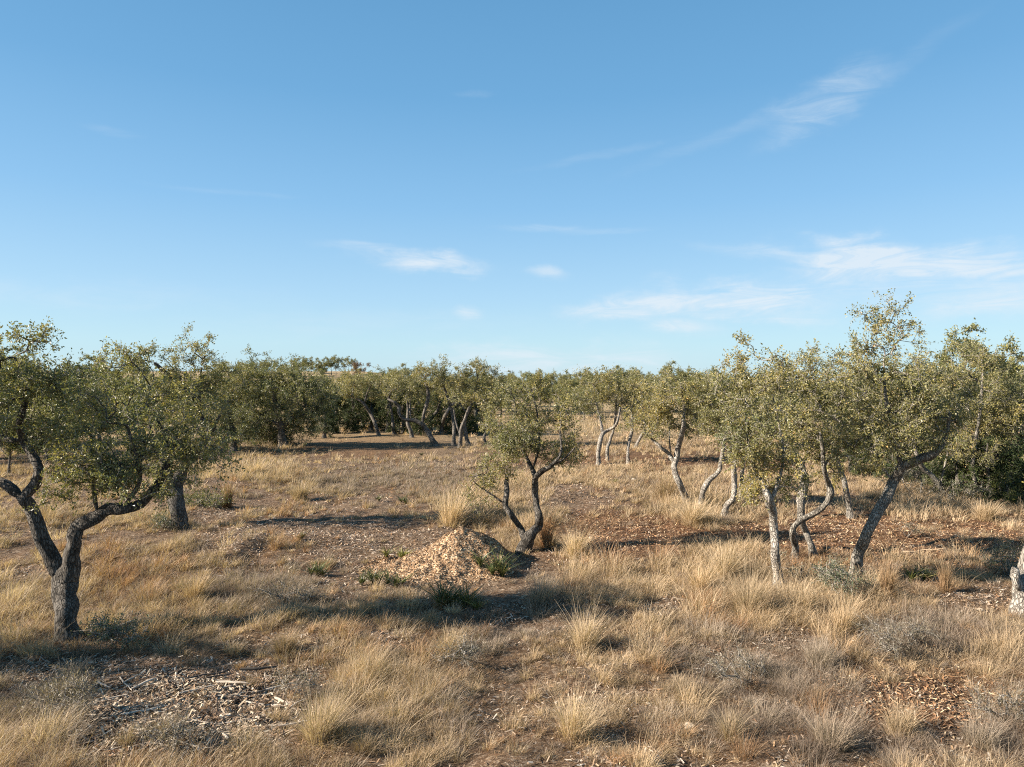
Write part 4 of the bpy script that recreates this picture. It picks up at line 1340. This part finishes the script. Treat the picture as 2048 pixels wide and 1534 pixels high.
GREYLEAF = np.array([[.13, .13, .075], [.17, .16, .10], [.10, .105, .06]])
TWIGGY = np.array([[.20, .155, .115], [.26, .2, .15], [.16, .12, .09]])
for i, (l, b, bl, pal, dn) in enumerate([
    ('low grey-green leafy shrub at the foot of the large forked oak', (232, 1285), [(215, 1262, 30, 16, 1), (250, 1268, 36, 18, 1), (200, 1272, 16, 10, .8)], GREYLEAF, 1.4),
    ('small green shrub at the foot of the pointed-top oak', (325, 1058), [(322, 1044, 18, 12, 1), (340, 1050, 10, 8, 1)], GREYLEAF, 1.8),
    ('sage green shrub at the foot of the big leaning oak', (1690, 1190), [(1685, 1160, 38, 26, 1), (1660, 1150, 26, 20, .8), (1715, 1185, 30, 16, 1)], GREYLEAF, 1.3),
    ('olive bush behind the terrace step, beside the rust-coloured clump', (405, 1012), [(395, 1000, 30, 14, 1), (425, 1002, 26, 12, 1)], np.array([[.13, .13, .03], [.10, .11, .03], [.17, .16, .04]]), 1.8),
    ('airy leafy sprouts left of the trunk cut by the right edge', (2015, 1150), [(2010, 1115, 26, 26, .7), (2030, 1090, 22, 22, .6), (1990, 1130, 18, 16, .5)], GREYLEAF, .9),
    ('bare twiggy brush under the oaks at the right', (1840, 1000), [(1840, 960, 60, 34, .5), (1790, 950, 50, 34, .4)], TWIGGY, .7),
    ('grey brush in front of the right-edge junipers', (1925, 1010), [(1925, 985, 50, 24, .7), (1965, 992, 36, 18, .7), (1890, 990, 30, 20, .6)], TWIGGY, .9),
    ('twiggy scrub between the straight and S-bent oaks', (1600, 1165), [(1590, 1130, 34, 30, .5), (1640, 1140, 34, 26, .5)], TWIGGY, .8),
    ('purplish bare scrub right of the broad round-crowned oak', (650, 866), [(648, 850, 22, 16, .9), (630, 856, 18, 12, .8)], TWIGGY, 1.0),
    ('dark green low bush at the skirt of the round-crowned oak', (548, 890), [(545, 858, 34, 34, 1.2), (570, 870, 26, 20, 1.2)], OAK, 1.2),
    ('small shrub right of the leaning oak, on the reddish mulch', (1815, 1075), [(1812, 1058, 14, 14, .6)], TWIGGY, .9),
]):
    shrub(l, b, bl, 800 + i, pal=pal, dens=dn)


WEED = np.array([[.20, .145, .115], [.27, .20, .155], [.15, .105, .085], [.31, .24, .19]])
for i, (l, b, bl) in enumerate([
    ('purplish brown dead weed at the left end of the stick litter', (150, 1425), [(150, 1395, 44, 28, 1), (100, 1400, 36, 24, .8)]),
    ('brown dead weed below the stick litter at the lower left', (345, 1505), [(345, 1478, 44, 26, 1), (300, 1488, 30, 18, .8)]),
    ('dark twiggy weed right of the stick litter, above the bottom straw', (605, 1390), [(605, 1370, 44, 20, .9)]),
    ('grey brown rounded weed on the slope left of the dark soil', (1500, 1365), [(1500, 1335, 50, 28, 1), (1450, 1345, 36, 20, .8)]),
    ('mauve grey rounded weed under the bright upright straw clump', (1800, 1300), [(1800, 1272, 56, 26, 1), (1860, 1282, 40, 18, .9)]),
    ('small brown weed among straw in the bottom middle', (925, 1322), [(925, 1304, 34, 18, 1)]),
    ('dark dead weed on the mulch below the tiny dagger plant', (560, 1200), [(560, 1184, 36, 15, .9), (610, 1190, 28, 12, .8)]),
    ('grey weed tangle at the right edge of the bottom dark soil', (2000, 1440), [(2000, 1412, 46, 26, 1)]),
]):
    shrub(l, b, bl, 860 + i, pal=WEED, dens=2.6, leaf=(.055, .0042), name='dead_weed', per=12, twiggy=.8)


# ------------------------------------------------------------------ sticks and stones
def stick(label, px, py, length, ang, rad, col, seed, group=None):
    g = at(px, py)
    r = np.random.default_rng(seed)
    K = 7
    t = np.linspace(-.5, .5, K)
    d = np.array([math.cos(ang), math.sin(ang)])
    P = np.zeros((K, 3))
    P[:, :2] = g[:2] + t[:, None] * length * d + np.cumsum(r.normal(0, length * .035, (K, 2)), 0)
    P[:, 2] = terrain(P[:, 0], P[:, 1]) + rad * .9 + r.uniform(.01, .05)
    rr = rad * (1.15 - .5 * (t + .5)) * r.uniform(.85, 1.15, K)
    rr[0] *= .75
    rr[-1] *= .4
    V, q = tubes(P[None], rr[None], 7, ref=(0, 0, 1))
    mb = MB()
    mb.add(V, q, np.asarray(col))
    for k in range(r.integers(0, 3)):
        j = r.integers(2, K - 1)
        a2 = ang + r.choice([-1, 1]) * r.uniform(.4, .9)
        e = P[j] + np.array([math.cos(a2), math.sin(a2), r.uniform(.0, .3)]) * length * r.uniform(.15, .35)
        m = (P[j] + e) / 2 + r.normal(0, .01, 3)
        V, q = tubes(np.array([[P[j], m, e]]), np.array([[rad * .6, rad * .45, rad * .2]]), 5, ref=(0, 0, 1))
        mb.add(V, q, np.asarray(col))
    tag(mb.build('fallen_stick', M_TWIG, smooth=True, loc=g), label, 'stick', group)


G_ST = 'sticks in the litter patch at the lower left'
sr = random.Random(4)
for k in range(84):
    a, q = sr.uniform(0, 6.28), math.sqrt(sr.random())
    pale = sr.random() < .62
    col = (.50, .42, .33) if pale else (.12, .095, .075)
    kf = sr.uniform(.7, 1.15)
    col = tuple(c * kf for c in col)
    stick('pale bleached stick lying in the litter patch at the lower left' if pale else 'dark weathered stick lying in the litter patch at the lower left',
          370 + 240 * q * math.cos(a), 1428 + 78 * q * math.sin(a), sr.uniform(.12, .5), sr.gauss(.4, .8), sr.uniform(.006, .017), col, 900 + k, G_ST)
for k, (l, x, y, ln, an, rd, c) in enumerate([
    ('long dark stick lying above the litter patch', 520, 1345, .5, .45, .02, (.06, .05, .04)),
    ('pale stick pointing at the straw clump right of the litter patch', 545, 1415, .75, -.1, .016, (.5, .43, .35)),
    ('bleached white twig beside the foot of the large forked oak', 240, 1255, .5, 1.0, .012, (.5, .46, .4)),
    ('pale twig lying under the dark bank at the right', 1800, 1180, .9, .15, .012, (.4, .3, .2)),
    ('pale stick on the reddish mulch between the right-hand oaks', 1850, 1105, 1.0, -.05, .016, (.48, .36, .24)),
]):
    stick(l, x, y, ln, an, rd, c, 980 + k)


def stone_material():
    m, nt, b = new_mat('limestone')
    tc = N(nt, 'ShaderNodeTexCoord')
    nz = N(nt, 'ShaderNodeTexNoise', Scale=14.0, Detail=6.0, Roughness=.7)
    nt.links.new(tc.outputs['Object'], nz.inputs['Vector'])
    c = ramp(nt, nz.outputs[0], [(.3, (.33, .26, .18)), (.55, (.62, .54, .42)), (.75, (.72, .66, .56))])
    nt.links.new(c, b.inputs['Base Color'])
    b.inputs['Roughness'].default_value = .9
    bp = N(nt, 'ShaderNodeBump', Strength=.7, Distance=.02)
    nt.links.new(nz.outputs[0], bp.inputs['Height'])
    nt.links.new(bp.outputs[0], b.inputs['Normal'])
    return m


M_STONE = stone_material()


def stone(label, px, py, wpx, seed):
    import bmesh
    g = at(px, py)
    s = wpx / F * g[1] / 2
    r = np.random.default_rng(seed)
    bm = bmesh.new()
    bmesh.ops.create_icosphere(bm, subdivisions=3, radius=1)
    cuts = unit(r.normal(size=(9, 3)))
    dist = r.uniform(.55, .95, 9)
    for v in bm.verts:
        p = np.array(v.co)
        for c, d in zip(cuts, dist):
            e = p @ c - d
            if e > 0:
                p = p - c * e * .9
        p = p * (1 + .05 * math.sin(p[0] * 7 + seed) * math.cos(p[1] * 6))
        v.co = p * np.array([1, .75, .5]) * s
    me = bpy.data.meshes.new('stone')
    bm.to_mesh(me)
    bm.free()
    me.materials.append(M_STONE)
    o = bpy.data.objects.new('stone', me)
    COL.objects.link(o)
    o.location = (g[0], g[1], g[2] + s * .30)
    o.rotation_euler = (r.normal() * .2, r.normal() * .2, r.uniform(0, 6))
    tag(o, label, 'stone', 'pale limestone lumps in the clearing')


for i, (l, x, y, w) in enumerate([
    ('large flat pale stone in the stick litter patch', 450, 1440, 30), ('yellowish stone at the right end of the stick litter', 525, 1437, 20), ('yellow-tan stone at the left end of the stick litter', 165, 1405, 15),
    ('small round white stone left of the forked oak\'s shadow', 134, 1293, 10), ('small white stone right of the low grey-green shrub', 433, 1293, 8), ('tiny white stone in the middle of the stick litter', 398, 1405, 7),
    ('white angular stone in the straw at the bottom centre', 1298, 1412, 15), ('cream flat stone near the bottom, right of centre', 1378, 1458, 24), ('pale stone beside dark soil below the grey clumps', 1740, 1407, 12),
    ('white stone on the bottom right dark soil', 1930, 1525, 24), ('small cream stone on the bottom right dark soil', 1904, 1508, 10), ('pale stone on the open ground far behind the small oaks', 1267, 962, 14),
    ('white stone on the reddish mulch at the right', 1823, 1093, 8), ('pale stone under the outer limb of the leaning oak', 1960, 1222, 12),
]):
    stone(l, x, y, w, 40 + i)
